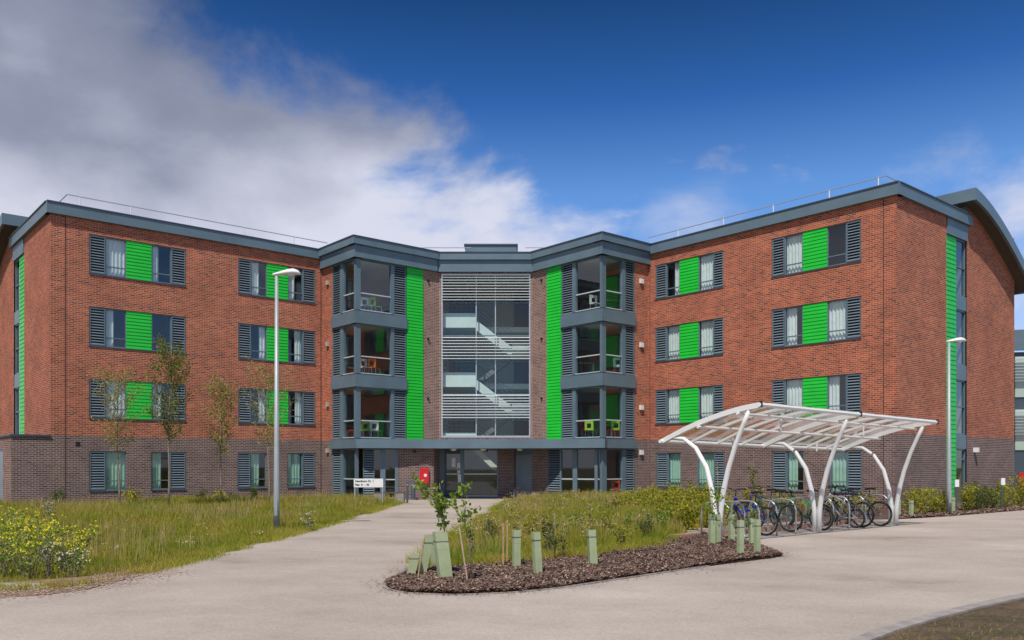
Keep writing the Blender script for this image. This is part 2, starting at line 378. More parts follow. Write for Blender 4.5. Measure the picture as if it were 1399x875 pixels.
wings = []
def wing(F, wins, gwins, side):
    ops = []
    for i, segs in enumerate(wins):
        for k in range(3):
            z1 = 2.24 + 2.99 * (k + 1); z0 = z1 - 1.63
            sg = [(t, F.u(a), F.u(b)) for t, a, b in segs]
            ops.append(window(F, sg, z0, z1, bld, side * 100 + i * 10 + k))
    for i, segs in enumerate(gwins):
        z1 = 2.24; z0 = 0.58
        sg = [(t, F.u(a), F.u(b)) for t, a, b in segs]
        ops.append(window(F, sg, z0, z1, bld, side * 77 + i + 5, True))
    return ops
FL = Fr(A, B)
opsL = wing(FL, [[('l', 122.3, 145.5), ('g', 145.5, 173), ('p', 173, 208.5), ('g', 208.5, 234.5), ('l', 234.5, 254.7)],
                 [('l', 326, 344), ('g', 344, 365.3), ('p', 365.3, 394.8), ('g', 394.8, 414.5), ('l', 414.5, 431.6)]],
            [[('l', 122.7, 145.5), ('g', 145.5, 173.2)], [('g', 207, 232.5), ('l', 232.5, 254.7)],
             [('l', 325, 343), ('g', 343, 365)], [('g', 393, 414), ('l', 414, 431.3)]], 1)
FR = Fr(G, H)
opsR = wing(FR, [[('l', 895.5, 910.5), ('g', 910.5, 928), ('p', 928, 954.3), ('g', 954.3, 974), ('l', 974, 988.6)],
                 [('l', 1054.6, 1072.3), ('g', 1072.3, 1096.3), ('p', 1096.3, 1130.3), ('g', 1130.3, 1155.8), ('l', 1155.8, 1176.9)]],
            [[('l', 897, 912.5), ('g', 912.5, 930.5)], [('g', 952.5, 975.3), ('l', 975.3, 990.3)],
             [('l', 1055.2, 1074.5), ('g', 1074.5, 1098.5)], [('g', 1133.5, 1157), ('l', 1157, 1178.2)]], 2)
def brickwall(F, u0, u1, ops=(), z0=0.0, ztop=ZT, zb=ZB, uo=0.0, dark='dark_brick', red='red_brick'):
    ops = list(ops)
    if z0 < zb: wallsheet(F, u0, u1, z0, zb, ops, uo=uo).build('lower_wall', M[dark], bld)
    if ztop > zb: wallsheet(F, u0, u1, zb, ztop, ops, uo=uo).build('upper_wall', M[red], bld)
brickwall(FL, 0, FL.L, opsL)
brickwall(FR, 0, FR.L, opsR, uo=3.3)
# end walls
FRe = Fr(H, d=dL, L=11.7)
FLe = Fr((A[0] - dR.x * 12.6, A[1] - dR.y * 12.6), A)
# movement joints and rain pipes
for F, px in ((FL, 90), (FL, 439), (FR, 888.5), (FR, 1207.5)):
    mj = MB(); u = F.u(px); fbox(mj, F, u - 0.018, u + 0.018, -0.01, 0.006, 0.0, ZT); mj.build('movement_joint', M['seal'], bld)

def endwall(F, conv, name):
    """conv(s): distance from the front corner -> u"""
    g0, g1, w1, e1 = conv(4.37), conv(5.36), conv(6.36), conv(11.7)
    lo = lambda a, b: (min(a, b), max(a, b))
    a, b = lo(conv(0), g0); brickwall(F, a, b, uo=5.1)
    a, b = lo(w1, e1)
    # block beyond, tops follow the curved roof
    mb = MB(); mr = MB(); n = 12
    wallsheet(F, a, b, 0, ZB, [], mb, uo=9.0); mb.build('lower_wall', M['dark_brick'], bld)
    wallsheet(F, a, b, ZB, 9.6, [], mr, uo=9.0)
    for i in range(n):
        s0 = 6.36 + (11.7 - 6.36) * i / n; s1 = 6.36 + (11.7 - 6.36) * (i + 1) / n
        u0, u1 = conv(s0), conv(s1); t0, t1 = top(s0) - 0.42, top(s1) - 0.42
        if u0 > u1: u0, u1, t0, t1 = u1, u0, t1, t0
        mr.face([F(u0, 0, 9.6), F(u1, 0, 9.6), F(u1, 0, t1), F(u0, 0, t0)], [(u0 + 9, 9.6), (u1 + 9, 9.6), (u1 + 9, t1), (u0 + 9, t0)])
    mr.build('upper_wall', M['red_brick'], bld)
    a, b = lo(g0, g1)
    bk = MB(); fbox(bk, F, a, b, -0.2, -0.055, 0.0, 11.12); bk.build('cladding_frame', M['grey_dark'], bld)
    boards(F, a + 0.01, b - 0.01, 0.1, 11.1, -0.005, 0.19).build('cladding_panel', M['green'], bld)
    a2, b2 = lo(g1, w1)
    for z0, z1 in ((8.16, 8.74), (5.22, 5.85), (2.33, 2.93)):
        sp = MB(); fbox(sp, F, a2, b2, -0.2, -0.01, z0, z1); sp.build('spandrel', M['grey'], bld)
    sp = MB(); fbox(sp, F, min(a, a2), max(b, b2), -0.2, 0.05, 11.12, 11.78); sp.build('spandrel', M['grey'], bld)
    for z0, z1, kind in ((8.74, 11.12, 0), (5.85, 8.16, 0), (2.93, 5.22, 0), (0.0, 2.33, 1)):
        fr = MB(); w = 0.06
        fbox(fr, F, a2, b2, -0.16, -0.05, z0, z0 + w); fbox(fr, F, a2, b2, -0.16, -0.05, z1 - w, z1)
        fbox(fr, F, a2, a2 + w, -0.16, -0.048, z0 + w, z1 - w); fbox(fr, F, b2 - w, b2, -0.16, -0.048, z0 + w, z1 - w)
        zt = z0 + (z1 - z0) * (0.5 if not kind else 0.8); fbox(fr, F, a2 + w, b2 - w, -0.15, -0.055, zt, zt + 0.05)
        W = fr.build('door' if kind else 'window', M['grey'], bld)
        g = MB(); g.face([F(a2 + w, -0.1, z0 + w), F(b2 - w, -0.1, z0 + w), F(b2 - w, -0.1, z1 - w), F(a2 + w, -0.1, z1 - w)]); g.build('pane', M['glass'], W)
        rm = MB(); rm.face([F(a2, -1.6, z0), F(b2, -1.6, z0), F(b2, -1.6, z1), F(a2, -1.6, z1)]); rm.face([F(a2, -.2, z0), F(a2, -1.6, z0), F(a2, -1.6, z1), F(a2, -.2, z1)]); rm.face([F(b2, -.2, z0), F(b2, -1.6, z0), F(b2, -1.6, z1), F(b2, -.2, z1)])
        rm.build('room_lining', M['room'], W)
PROF = [(5.78, 13.15), (6.88, 12.94), (8.01, 12.55), (9.72, 11.77), (11.09, 11.02), (12.45, 10.18)]
def top(s):
    for (a, b), (c, d) in zip(PROF, PROF[1:]):
        if s <= c: return b + (d - b) * (s - a) / (c - a)
    return PROF[-1][1]
KL = 1.125
convR = lambda s: s
convL = lambda s: FLe.L - s * KL
endwall(FRe, convR, 'right'); endwall(FLe, convL, 'left')
def curved_roof(F, conv):
    # smooth profile
    pts = []
    for i in range(25):
        s = 5.78 + (12.45 - 5.78) * i / 24
        x = [p[0] for p in PROF]; z = [p[1] for p in PROF]
        c = np.polyfit(x, z, 3); pts.append((s, float(np.polyval(c, s))))
    mb = MB(); sf = MB(); th = 0.5; W0, W1 = 0.6, -16.0
    for (s0, z0), (s1, z1) in zip(pts, pts[1:]):
        u0, u1 = conv(s0), conv(s1)
        mb.face([F(u0, W0, z0), F(u1, W0, z1), F(u1, W1, z1), F(u0, W1, z0)])
        mb.face([F(u0, W0, z0 - th), F(u1, W0, z1 - th), F(u1, W0, z1), F(u0, W0, z0)])
        mb.face([F(u0, W0 - 0.12, z0 - th), F(u1, W0 - 0.12, z1 - th), F(u1, W0, z1 - th), F(u0, W0, z0 - th)])
        sf.face([F(u0, W0 - 0.12, z0 - th + 0.08), F(u1, W0 - 0.12, z1 - th + 0.08), F(u1, W1, z1 - th + 0.08), F(u0, W1, z0 - th + 0.08)])
    for s, z in (pts[0], pts[-1]):
        u = conv(s); mb.face([F(u, W0, z - th), F(u, W0, z), F(u, W1, z), F(u, W1, z - th)])
    sf.build('roof_soffit', M['soffit'], bld)
    R = mb.build('curved_roof', M['grey'], bld)
    st = MB(); u = conv(6.5); a, b = sorted((conv(6.42), conv(6.6))); fbox(st, F, a, b, -16, -0.02, 11.7, 12.8); st.build('clerestory_wall', M['grey'], bld)
curved_roof(FRe, convR); curved_roof(FLe, convL)

# fascias
def band(name, F, u0, u1, z0, z1, o, mat='grey', cope=True, back=-0.3):
    mb = MB(); fbox(mb, F, u0, u1, back, o, z0, z1); b = mb.build(name, M[mat], bld)
    if cope:
        c = MB(); fbox(c, F, u0, u1, back, o + 0.035, z1 + 0.001, z1 + 0.045); c.build('coping', M['grey_dark'], b)
FB = Fr(B, C); FC = Fr(C, D); FM = Fr(D, E); FD = Fr(E, F_); FG = Fr(F_, G)
TOP = 12.22
e = 0.16
band('roof_fascia', FL, -e, FL.L - e, ZT, TOP, e)
band('roof_fascia', FR, e, FR.L + e, ZT, TOP, e)
band('roof_fascia', FRe, e * 0 + 0.0, 6.6, ZT, TOP, e)
band('roof_fascia', FLe, convL(6.6), FLe.L, ZT, TOP, e)
for F, a, b in ((FB, -0.02, FB.L + 0.30), (FC, -0.30, FC.L - 0.2), (FM, -0.0, FM.L + 0.0), (FD, 0.2, FD.L + 0.30), (FG, -0.30, FG.L + 0.02)):
    lo = MB()
    band('roof_fascia', F, a, b, 11.88, TOP, 0.30)
    band('roof_fascia', F, max(a, -0.18), min(b, F.L + 0.18), 11.30, 11.875, 0.18, cope=False)
# apex post caps drawn by overlapping bands: floor bands
for z0, z1 in ((8.26, 8.83), (5.30, 5.87)):
    for F, a, b in ((FB, FB.u(455), FB.L + 0.10), (FC, -0.10, FC.u(555.5)), (FD, FD.u(768), FD.L + 0.10), (FG, -0.10, FG.u(867.5))):
        band('floor_band', F, a, b, z0, z1, 0.10, cope=False)

# bay glazing
def glazing(F, items, z0, z1, rail=0.85, name='bay_window', rail2=None):
    fr = MB(); w = 0.055
    u0, u1 = items[0][1], items[-1][2]
    fbox(fr, F, u0, u1, -0.12, 0.0, z0, z0 + 0.06); fbox(fr, F, u0, u1, -0.12, 0.0, z1 - 0.06, z1)
    for k, a, b in items:
        if k == 'post': fbox(fr, F, a, b, -0.14, 0.02, z0 + 0.061, z1 - 0.061)
    W = fr.build(name, M['grey'], bld)
    for k, a, b in items:
        if k == 'g':
            g = MB(); g.face([F(a, -0.06, z0 + 0.06), F(b, -0.06, z0 + 0.06), F(b, -0.06, z1 - 0.06), F(a, -0.06, z1 - 0.06)]); g.build('pane', M['glass'], W)
            rl = MB(); fbox(rl, F, a, b, -0.09, -0.02, z0 + rail, z0 + rail + 0.05); rl.build('rail', M['blade'], W)
            rl = MB(); fbox(rl, F, a, b, -0.05, 0.03, z0 + 0.062, z0 + 0.10); rl.build('sill', M['blade'], W)
        if k == 'l':
            f_, s_, b_, L_ = louvre(F, a, b, z0 + 0.03, z1 - 0.03, W, 0.0, 0.11)
            s_.build('slats', M['slat'], W); b_.build('louvre_back', M['black'], W)
    return W
FLOORS = [(2.86, 5.30), (5.87, 8.26), (8.83, 11.30)]
for z0, z1 in FLOORS:
    glazing(FB, [('l', FB.u(455), FB.u(465.5)), ('post', FB.u(465.5), FB.u(469.5)), ('g', FB.u(469.5), FB.u(484.5)), ('post', FB.u(484.5), FB.L)], z0, z1)
    glazing(FC, [('post', 0.004, FC.u(493)), ('g', FC.u(493), FC.u(534.5)), ('post', FC.u(534.5), FC.u(538.5)), ('l', FC.u(538.5), FC.u(555))], z0, z1)
    glazing(FD, [('l', FD.u(768), FD.u(783)), ('post', FD.u(783), FD.u(787)), ('g', FD.u(787), FD.u(820.5)), ('post', FD.u(820.5), FD.L)], z0, z1)
    glazing(FG, [('post', 0.004, FG.u(828)), ('g', FG.u(828), FG.u(850)), ('post', FG.u(850), FG.u(854.5)), ('l', FG.u(854.5), FG.u(867))], z0, z1)
for F, a, b in ((FC, 555.8, 578.3), (FD, 748, 767.7)):
    bk = MB(); fbox(bk, F, F.u(a), F.u(b), -0.15, -0.03, 2.86, 11.30); bk.build('cladding_frame', M['grey_dark'], bld)
    boards(F, F.u(a) + 0.01, F.u(b) - 0.01, 2.88, 11.295, 0.04, 0.152).build('cladding_panel', M['green'], bld)
wallsheet(FB, 0, FB.u(455), 2.86, 11.30, [], uo=2).build('upper_wall', M['red_brick'], bld)
wallsheet(FB, 0, FB.u(455), 0, 2.86, [], uo=2).build('lower_wall', M['dark_brick'], bld)
wallsheet(FG, FG.u(867.5), FG.L, 2.86, 11.30, [], uo=2).build('upper_wall', M['red_brick'], bld)
wallsheet(FG, FG.u(867.5), FG.L, 0, 2.86, [], uo=2).build('lower_wall', M['dark_brick'], bld)
wallsheet(FC, FC.u(578.5), FC.L, 2.6, 11.30, [], uo=1).build('upper_wall', M['mixed_brick'], bld)
wallsheet(FD, 0, FD.u(747.8), 2.6, 11.30, [], uo=1).build('upper_wall', M['mixed_brick'], bld)

# central stair glazing
gu0, gu1 = FM.u(603.5), FM.u(725.2)
wallsheet(FM, 0, FM.L, 2.6, 11.3, [(gu0, gu1, 3.02, 11.22)], uo=4, depth=0.25).build('upper_wall', M['mixed_brick'], bld)
fr = MB()
fbox(fr, FM, gu0, gu0 + .07, -.25, .02, 3.02, 11.22); fbox(fr, FM, gu1 - .07, gu1, -.25, .02, 3.02, 11.22)
fbox(fr, FM, gu0 + .07, gu1 - .07, -.25, .02, 3.02, 3.12); fbox(fr, FM, gu0 + .07, gu1 - .07, -.25, .0, 11.15, 11.22)
SG = fr.build('stair_window', M['steel'], bld)
mu = MB()
for px in (651, 677.3):
    mu = MB(); u = FM.u(px); fbox(mu, FM, u - .025, u + .025, -.2, -.10, 3.12, 11.15); mu.build('mullion', M['steel'], SG)
for z in (3.9, 5.2, 6.85, 8.15, 9.8):
    tr = MB(); fbox(tr, FM, gu0 + .07, gu1 - .07, -.19, -.11, z - .025, z + .025); tr.build('transom', M['grey'], SG)
g = MB(); g.face([FM(gu0, -.15, 3.05), FM(gu1, -.15, 3.05), FM(gu1, -.15, 11.2), FM(gu0, -.15, 11.2)]); g.build('pane', M['stair_glass'], SG)
for z0, z1, n in ((9.85, 11.12, 9), (6.90, 8.10, 8), (3.95, 5.20, 9)):
    bl = MB()
    for k in range(n):
        z = z0 + (z1 - z0) * (k + 0.5) / n
        P = [FM(gu0 + .03, .06, z - .02), FM(gu1 - .03, .06, z - .02), FM(gu1 - .03, -.07, z + .03), FM(gu0 + .03, -.07, z + .03)]
        bl.hexa(P + [(q[0], q[1], q[2] + .022) for q in P])
    bl.build('sunshade_blades', M['blade'], SG)
# stairwell interior
st = MB()
def ib(mb, a, b, o0, o1, z0, z1): fbox(mb, FM, a, b, o0, o1, z0, z1)
wallm = MB()
L_ = FM.L
wallm.face([FM(-.3, -5.2, 0), FM(L_ + .3, -5.2, 0), FM(L_ + .3, -5.2, 11.4), FM(-.3, -5.2, 11.4)])
wallm.face([FM(0.0, -.3, 2.9), FM(-.3, -5.2, 2.9), FM(-.3, -5.2, 11.4), FM(0.0, -.3, 11.4)])
wallm.face([FM(L_, -.3, 2.9), FM(L_ + .3, -5.2, 2.9), FM(L_ + .3, -5.2, 11.4), FM(L_, -.3, 11.4)])
wallm.face([FM(-.3, -.3, 11.3), FM(L_ + .3, -.3, 11.3), FM(L_ + .3, -5.2, 11.3), FM(-.3, -5.2, 11.3)])
wallm.build('stairwell_wall', M['room_pale'], bld)
dk = MB()
for z in (2.9, 5.9, 8.9):
    ib(dk, FM.u(604), FM.u(644), -5.19, -5.1, z + .15, z + 2.1); ib(dk, FM.u(703), FM.u(726) + .2, -5.19, -5.1, z + .1, z + 2.5)
dk.build('dark_opening_panel', M['grey_dark'], bld)  # dark panels on the rear wall stand in for unlit openings
for k, z in enumerate((2.9, 5.95, 8.95)):
    ib(st, .02, FM.u(650), -5.1, -.45, z - .28, z); ib(st, FM.u(650), L_ - .02, -5.1, -2.4, z - .28, z)
    ib(st, .02, FM.u(650), -.45, -.40, z - .35, z + .38)     # upstand at the landing edge
    if k > 0:
        zh = z - 1.5
        ib(st, FM.u(700), L_ - .02, -2.3, -.45, zh - .25, zh); ib(st, FM.u(700), L_ - .02, -.45, -.40, zh - .3, zh + .3)
        for (ua, za, ub, zb, oa, ob) in ((FM.u(648), z, FM.u(702), zh, -.55, -1.35),):
            P = [FM(ua, oa, za - .38), FM(ub, oa, zb - .38), FM(ub, ob, zb - .38), FM(ua, ob, za - .38)]
            Q = [FM(ua, oa, za + .12), FM(ub, oa, zb + .12), FM(ub, ob, zb + .12), FM(ua, ob, za + .12)]
            st.hexa(P + Q)
        za, zb = zh, z - 3.0
        ua, ub = FM.u(702), FM.u(648)
        P = [FM(ub, -1.45, zb - .3), FM(ua, -1.45, za - .3), FM(ua, -2.25, za - .3), FM(ub, -2.25, zb - .3)]
        s2 = MB(); s2.hexa(P + [(q[0], q[1], q[2] + .3) for q in P]); s2.build('rear_stair_flight', M['roof_felt'], bld)
st.build('staircase', M['stairs'], bld)
rl = MB()
for z in (2.9, 5.95, 8.95):
    for h in (0.55, 0.75, 0.95, 1.1): rl.tube([FM(.1, -.5, z + h), FM(FM.u(650), -.5, z + h)], 0.014, 5)
    for i in range(8): u = .1 + (FM.u(650) - .1) * i / 7; rl.tube([FM(u, -.5, z), FM(u, -.5, z + 1.1)], 0.014, 5)
    for h in (0.5, 0.7, 0.9): rl.tube([FM(FM.u(648), -.6, z + h), FM(FM.u(702), -.6, z - 1.5 + h)], 0.014, 5)
rl.build('stair_handrail', M['grey_dark'], bld)

# bay rooms
def bayroom(P1, P2, P3, inw):
    # P1 inner wing corner, P2 apex, P3 centre corner
    for z0, z1 in [(0.02, 2.42)] + FLOORS:
        back1 = (P1[0] + inw[0] * 2.5, P1[1] + inw[1] * 2.5 ); back3 = (P3[0] + inw[0] * 2.2, P3[1] + inw[1] * 2.2)
        mb = MB()
        for a, b in ((P1, back1), (back1, back3), (back3, P3)):
            mb.face([(a[0], a[1], z0 - .2), (b[0], b[1], z0 - .2), (b[0], b[1], z1 + .2), (a[0], a[1], z1 + .2)])
        mb.build('room_wall', M['room'], bld)
        c = ((P1[0] + P2[0] + P3[0]) / 3, (P1[1] + P2[1] + P3[1]) / 3)
        sh = lambda p: (p[0] + (c[0] - p[0]) * 0.07, p[1] + (c[1] - p[1]) * 0.07)
        poly = [sh(P1), sh(P2), sh(P3), back3, back1]
        fl = MB(); fl.prism(poly, z0 - .24, z0 - .02); fl.build('room_floor', M['carpet'], bld)
        cl = MB(); cl.prism(poly, z1 + .02, z1 + .22); cl.build('room_ceiling', M['room_pale'], bld)
inw = (0.08, 1.0)
bayroom(B, C, D, (-0.05, 1.0)); bayroom(G, F_, E, (0.05, 1.0))

# ---- ground floor entrance under the canopy
K1 = at(494, 39.95); K2 = at(593, 40.45); K3 = at(601, 42.72)
N1 = at(703.5, 42.72); N2 = at(766, 40.15); N3 = (F_[0] - .02, F_[1] + .10)
G1 = Fr(K1, K2)
glazing(G1, [('l', G1.u(496.5), G1.u(512)), ('g', G1.u(512), G1.u(520)), ('post', G1.u(520), G1.u(527)), ('g', G1.u(527), G1.u(540)), ('post', G1.u(540), G1.u(544))], 0.02, 2.42, 0.92, 'entrance_glazing')
wallsheet(G1, G1.u(544), G1.L, 0, 2.44, [], uo=1).build('lower_wall', M['dark_brick'], bld)
G2 = Fr(K2, K3); wallsheet(G2, 0, G2.L, 0, 2.7, [], uo=1).build('lower_wall', M['dark_brick'], bld)
GM = Fr(K3, N1)
glazing(GM, [('post', 0.0, GM.u(607.6)), ('g', GM.u(607.6), GM.u(629.5)), ('post', GM.u(629.5), GM.u(634.5)), ('g', GM.u(634.5), GM.u(679.5)), ('post', GM.u(679.5), GM.u(681))], 0.02, 2.6, 1.15, 'entrance_door')
ds = MB(); fbox(ds, GM, GM.u(607.6), GM.u(629.5), -.03, .03, 0.08, .38); fbox(ds, GM, GM.u(607.6), GM.u(610.5), -.03, .025, .38, 2.2); fbox(ds, GM, GM.u(607.6), GM.u(629.5), -.03, .03, 2.2, 2.54)
ds.build('door_leaf', M['grey_dark'], bld)
nt_ = MB(); fbox(nt_, GM, GM.u(617.5), GM.u(623), .03, .04, 1.55, 2.0); fbox(nt_, GM, GM.u(625.5), GM.u(629.3), .035, .045, 1.25, 1.75); fbox(nt_, GM, GM.u(626), GM.u(630.5), .036, .046, .78, 1.18)
nt_.build('notice', M['white'], bld)
nb = MB(); fbox(nb, GM, GM.u(626.5), GM.u(628.4), .046, .05, 1.35, 1.5); nb.build('notice_mark', M['grey_dark'], bld)
wallsheet(GM, GM.u(681), GM.L, 0, 2.7, [], uo=2).build('lower_wall', M['dark_brick'], bld)
GD = Fr(N1, N2)
wallsheet(GD, GD.u(727.2), GD.u(749), 0, 2.7, [], uo=2).build('lower_wall', M['dark_brick'], bld)
dr = MB(); fbox(dr, GD, 0.02, GD.u(727), -.12, -.04, 0.02, 2.6); DR = dr.build('service_door', M['grey'], bld)
hd = MB(); fbox(hd, GD, GD.u(724), GD.u(726), -.04, .0, 1.02, 1.06); hd.build('handle', M['steel'], DR)
dl = MB(); fbox(dl, GD, 0.05, GD.u(726.6), -.04, -.03, 0.06, 2.15); dl.build('door_leaf', M['slat'], DR)
glazing(GD, [('l', GD.u(749), GD.L)], 0.02, 2.42, .9, 'entrance_glazing')
G5 = Fr(N2, N3)
glazing(G5, [('post', 0, 0.06), ('g', 0.06, G5.u(783)), ('post', G5.u(783), G5.u(789)), ('g', G5.u(789), G5.u(813)), ('post', G5.u(813), G5.u(817)), ('g', G5.u(817), G5.L - .1)], 0.02, 2.42, .95, 'entrance_glazing')
glazing(FB, [('l', FB.u(455), FB.u(466)), ('post', FB.u(466), FB.u(469.5)), ('g', FB.u(469.5), FB.u(485.5)), ('post', FB.u(485.5), FB.L)], 0.02, 2.42, .95, 'entrance_glazing')
glazing(FG, [('post', 0, FG.u(829)), ('g', FG.u(829), FG.u(850.5)), ('post', FG.u(850.5), FG.u(855)), ('l', FG.u(855), FG.u(867))], 0.02, 2.42, .95, 'entrance_glazing')
# lobby lining
lb = MB()
lb.face([FM(-.5, -5.3, 0), FM(L_ + .6, -5.3, 0), FM(L_ + .6, -5.3, 2.6), FM(-.5, -5.3, 2.6)])
lb.face([FM(0, -.1, 0), FM(-.4, -5.3, 0), FM(-.4, -5.3, 2.6), FM(0, -.1, 2.6)])
lb.face([FM(3.6, -.2, 0), FM(3.6, -5.3, 0), FM(3.6, -5.3, 2.6), FM(3.6, -.2, 2.6)])
lb.build('lobby_wall', simple('lobby_paint', (.20, .23, .16), .9, 0, .08, 1), bld)
lf = MB(); lf.prism([FM.xy(-.4, -.05), FM.xy(L_ + .4, -.05), FM.xy(L_ + .5, -5.3), FM.xy(-.5, -5.3)], -0.1, 0.015); lf.build('lobby_floor', M['carpet'], bld)
ls = MB()
P = [FM(GM.u(640) , -1.2, 2.6), FM(GM.u(690), -1.2, .9), FM(GM.u(690), -2.4, .9), FM(GM.u(640), -2.4, 2.6)]
ls.hexa(P + [(q[0], q[1], q[2] + .35) for q in P]); ls.build('lobby_staircase', M['room_pale'], bld)
# canopy
can = [FB.xy(FB.u(455), -.1), FB.xy(FB.u(455), .16), FB.xy(FB.L - .1, .16), (-7.2, 39.42), at(497, 39.35), at(578, 39.95), at(738, 39.78), (3.95, 38.80), (4.22, 38.82), FG.xy(.2, .16), FG.xy(FG.u(867.5), .16), FG.xy(FG.u(867.5), -.1), (E[0] + .6, E[1] + .05), (D[0] - .6, D[1] + .05)]
cb = MB(); cb.prism(can, 2.43, 2.855); CN = cb.build('entrance_canopy', M['grey'], bld)
for px in (620, 661, 711):
    x, y = at(px, 41.2); l = MB(); l.lathe([(0.0, 2.33), (.13, 2.35), (.15, 2.40), (.15, 2.44)], (x, y, 0), 14); l.build('canopy_light', M['white'], CN)
# roof and closures
M_ = (-1.3, 57.0); A2 = (A[0] - dR.x * 13, A[1] - dR.y * 13); H2 = (H[0] + dL.x * 11.7, H[1] + dL.y * 11.7)
rf = MB(); rf.prism([FL.xy(0, -.2), FL.xy(FL.L, -.2), C, D, E, F_, FR.xy(0, -.2), FR.xy(FR.L, -.2), H2, M_, A2], 11.5, 11.95); rf.build('flat_roof', M['roof_felt'], bld)
bw = MB()
for a, b in ((H2, M_), (M_, A2)):
    Fb = Fr(a, b); wallsheet(Fb, 0, Fb.L, 0, 12.2, [], bw, uo=1)
bw.build('rear_wall', M['red_brick'], bld)
pl = MB(); x0, y0 = at(636, 45.5); x1, _ = at(706.5, 45.5); pl.box(x0, x1, 45.5, 48.5, 11.9, 13.35); PL = pl.build('plant_enclosure', M['grey'], bld)
pc = MB(); pc.box(x0 - .06, x1 + .06, 45.44, 48.56, 13.352, 13.43); pc.build('coping', M['grey_dark'], PL)
# roof rails
def rail(F, pxs, ends, z=12.9, off=-0.8):
    top_ = MB(); pts = [F(u, off, z) for u in ends]
    for a, b in zip(pts, pts[1:]): top_.tube([a, b], 0.022, 6)
    T_ = top_.build('roof_guard_rail', M['steel'], bld)
    lo_ = MB()
    for a, b in zip(pts, pts[1:]): lo_.tube([(a[0], a[1], z - .5), (b[0], b[1], z - .5)], 0.012, 6)
    lo_.build('lower_rail', M['steel'], T_)
    for px in pxs:
        u = F.u(px, off); p = MB(); p.tube([F(u, off, 11.95), F(u, off, z + .02)], 0.022, 6); fbox(p, F, u - .06, u + .06, off - .06, off + .06, z - .45, z - .28) if False else None
        p.build('rail_post', M['white'], T_)
rail(FL, [110, 179, 260, 334, 402], [0.8, FL.L + .7])
rail(FR, [927, 989, 1057, 1133.5, 1200.6], [-.7, FR.L - .8])
rail(FRe, [1244.5, 1284], [0.8, 4.6])
rail(FLe, [], [FLe.L - 4.5, FLe.L - .8])
rail(FM, [], [-1.6, 1.5], 13.2, -2.6); rail(FM, [], [4.4, 7.2], 13.2, -2.6)
# small wall fittings
def fit(F, px, z, w, h, dp, mat, name):
    m = MB(); u = F.u(px); fbox(m, F, u - w / 2, u + w / 2, 0.001, dp, z - h / 2, z + h / 2); m.build(name, M[mat], bld)
for z in (10.55, 7.55, 4.6, 2.35): fit(FB, 449, z, .2, .2, .1, 'concrete', 'wall_vent')
for z in (10.85, 7.8, 4.8): fit(FG, 876, z - .4, .22, .22, .1, 'white', 'wall_vent')
fit(FG, 876, 2.25, .22, .22, .1, 'white', 'wall_vent')
for F, px in ((FC, 585), (FD, 741)):
    for z in (10.8, 7.9, 4.95): fit(F, px, z, .09, .09, .08, 'black', 'wall_vent')
fit(FL, 106.5, 2.53, .16, .16, .02, 'black', 'wall_vent')
fit(G1, 567, 2.28, .12, .12, .1, 'black', 'security_camera')
fit(FRe, 1331, 2.3, .14, .2, .2, 'white', 'security_light')
# low projecting block at the left end
FP = Fr((A[0] - dL.x * 1.375, A[1] - dL.y * 1.375), A)
wallsheet(FP, 0, FP.L, 0, 2.80, [], uo=11.2).build('lower_wall', M['dark_brick'], bld)
FP2 = Fr((FP.P.x - dR.x * 8, FP.P.y - dR.y * 8), (FP.P.x, FP.P.y))
wallsheet(FP2, 0, FP2.L, 0, 2.80, [(FP2.u(-12), FP2.u(4.5), 0, 2.3)], uo=2).build('lower_wall', M['mixed_brick'], bld)  # paler brick stands in for sunlight on this return of the dark block
dd = MB(); fbox(dd, FP2, FP2.u(-12), FP2.u(4.5), -.12, -.05, 0, 2.3); dd.build('service_door', M['slat'], bld)
cp = MB(); cp.prism([FP.xy(-.06, .06), FP.xy(FP.L + .0, .06), FP.xy(FP.L, -9), FP.xy(-.06, -8)], 2.80, 2.87); cp.build('coping', M['grey_dark'], bld)

# annex seen past the right end
anx = thing('glazed_building', 'glazed grey building with louvres seen past the right gable', 'building', (33, 55, 0), world=True)
FA = Fr(at(1380, 55), (at(1380, 55)[0] + 12, 52))
a = MB(); fbox(a, FA, 0, 12, -8, 0, 0, 8.9); a.build('wall', M['grey_dark'], anx)
a = MB(); fbox(a, FA, 0, 12, 0, .3, 9.0, 10.3); a.build('fascia', M['grey'], anx)
for z0, z1 in ((6.0, 8.6), (2.6, 5.2)):
    a = MB(); fbox(a, FA, .3, 11.6, .02, .06, z0, z1); W = a.build('window', M['room_pale'], anx)
    g = MB(); g.face([FA(.3, .12, z0), FA(11.6, .12, z0), FA(11.6, .12, z1), FA(.3, .12, z1)]); g.build('pane', M['glass'], W)
    b = MB()
    for k in range(8): fbox(b, FA, .2, 11.7, .2, .34, z0 + 1.0 + k * .2, z0 + 1.03 + k * .2)
    b.build('sunshade_blades', M['blade'], W)
a = MB(); fbox(a, FA, .5, 1.2, .0, .15, 0, 1.15); a.build('door', M['red'], anx)

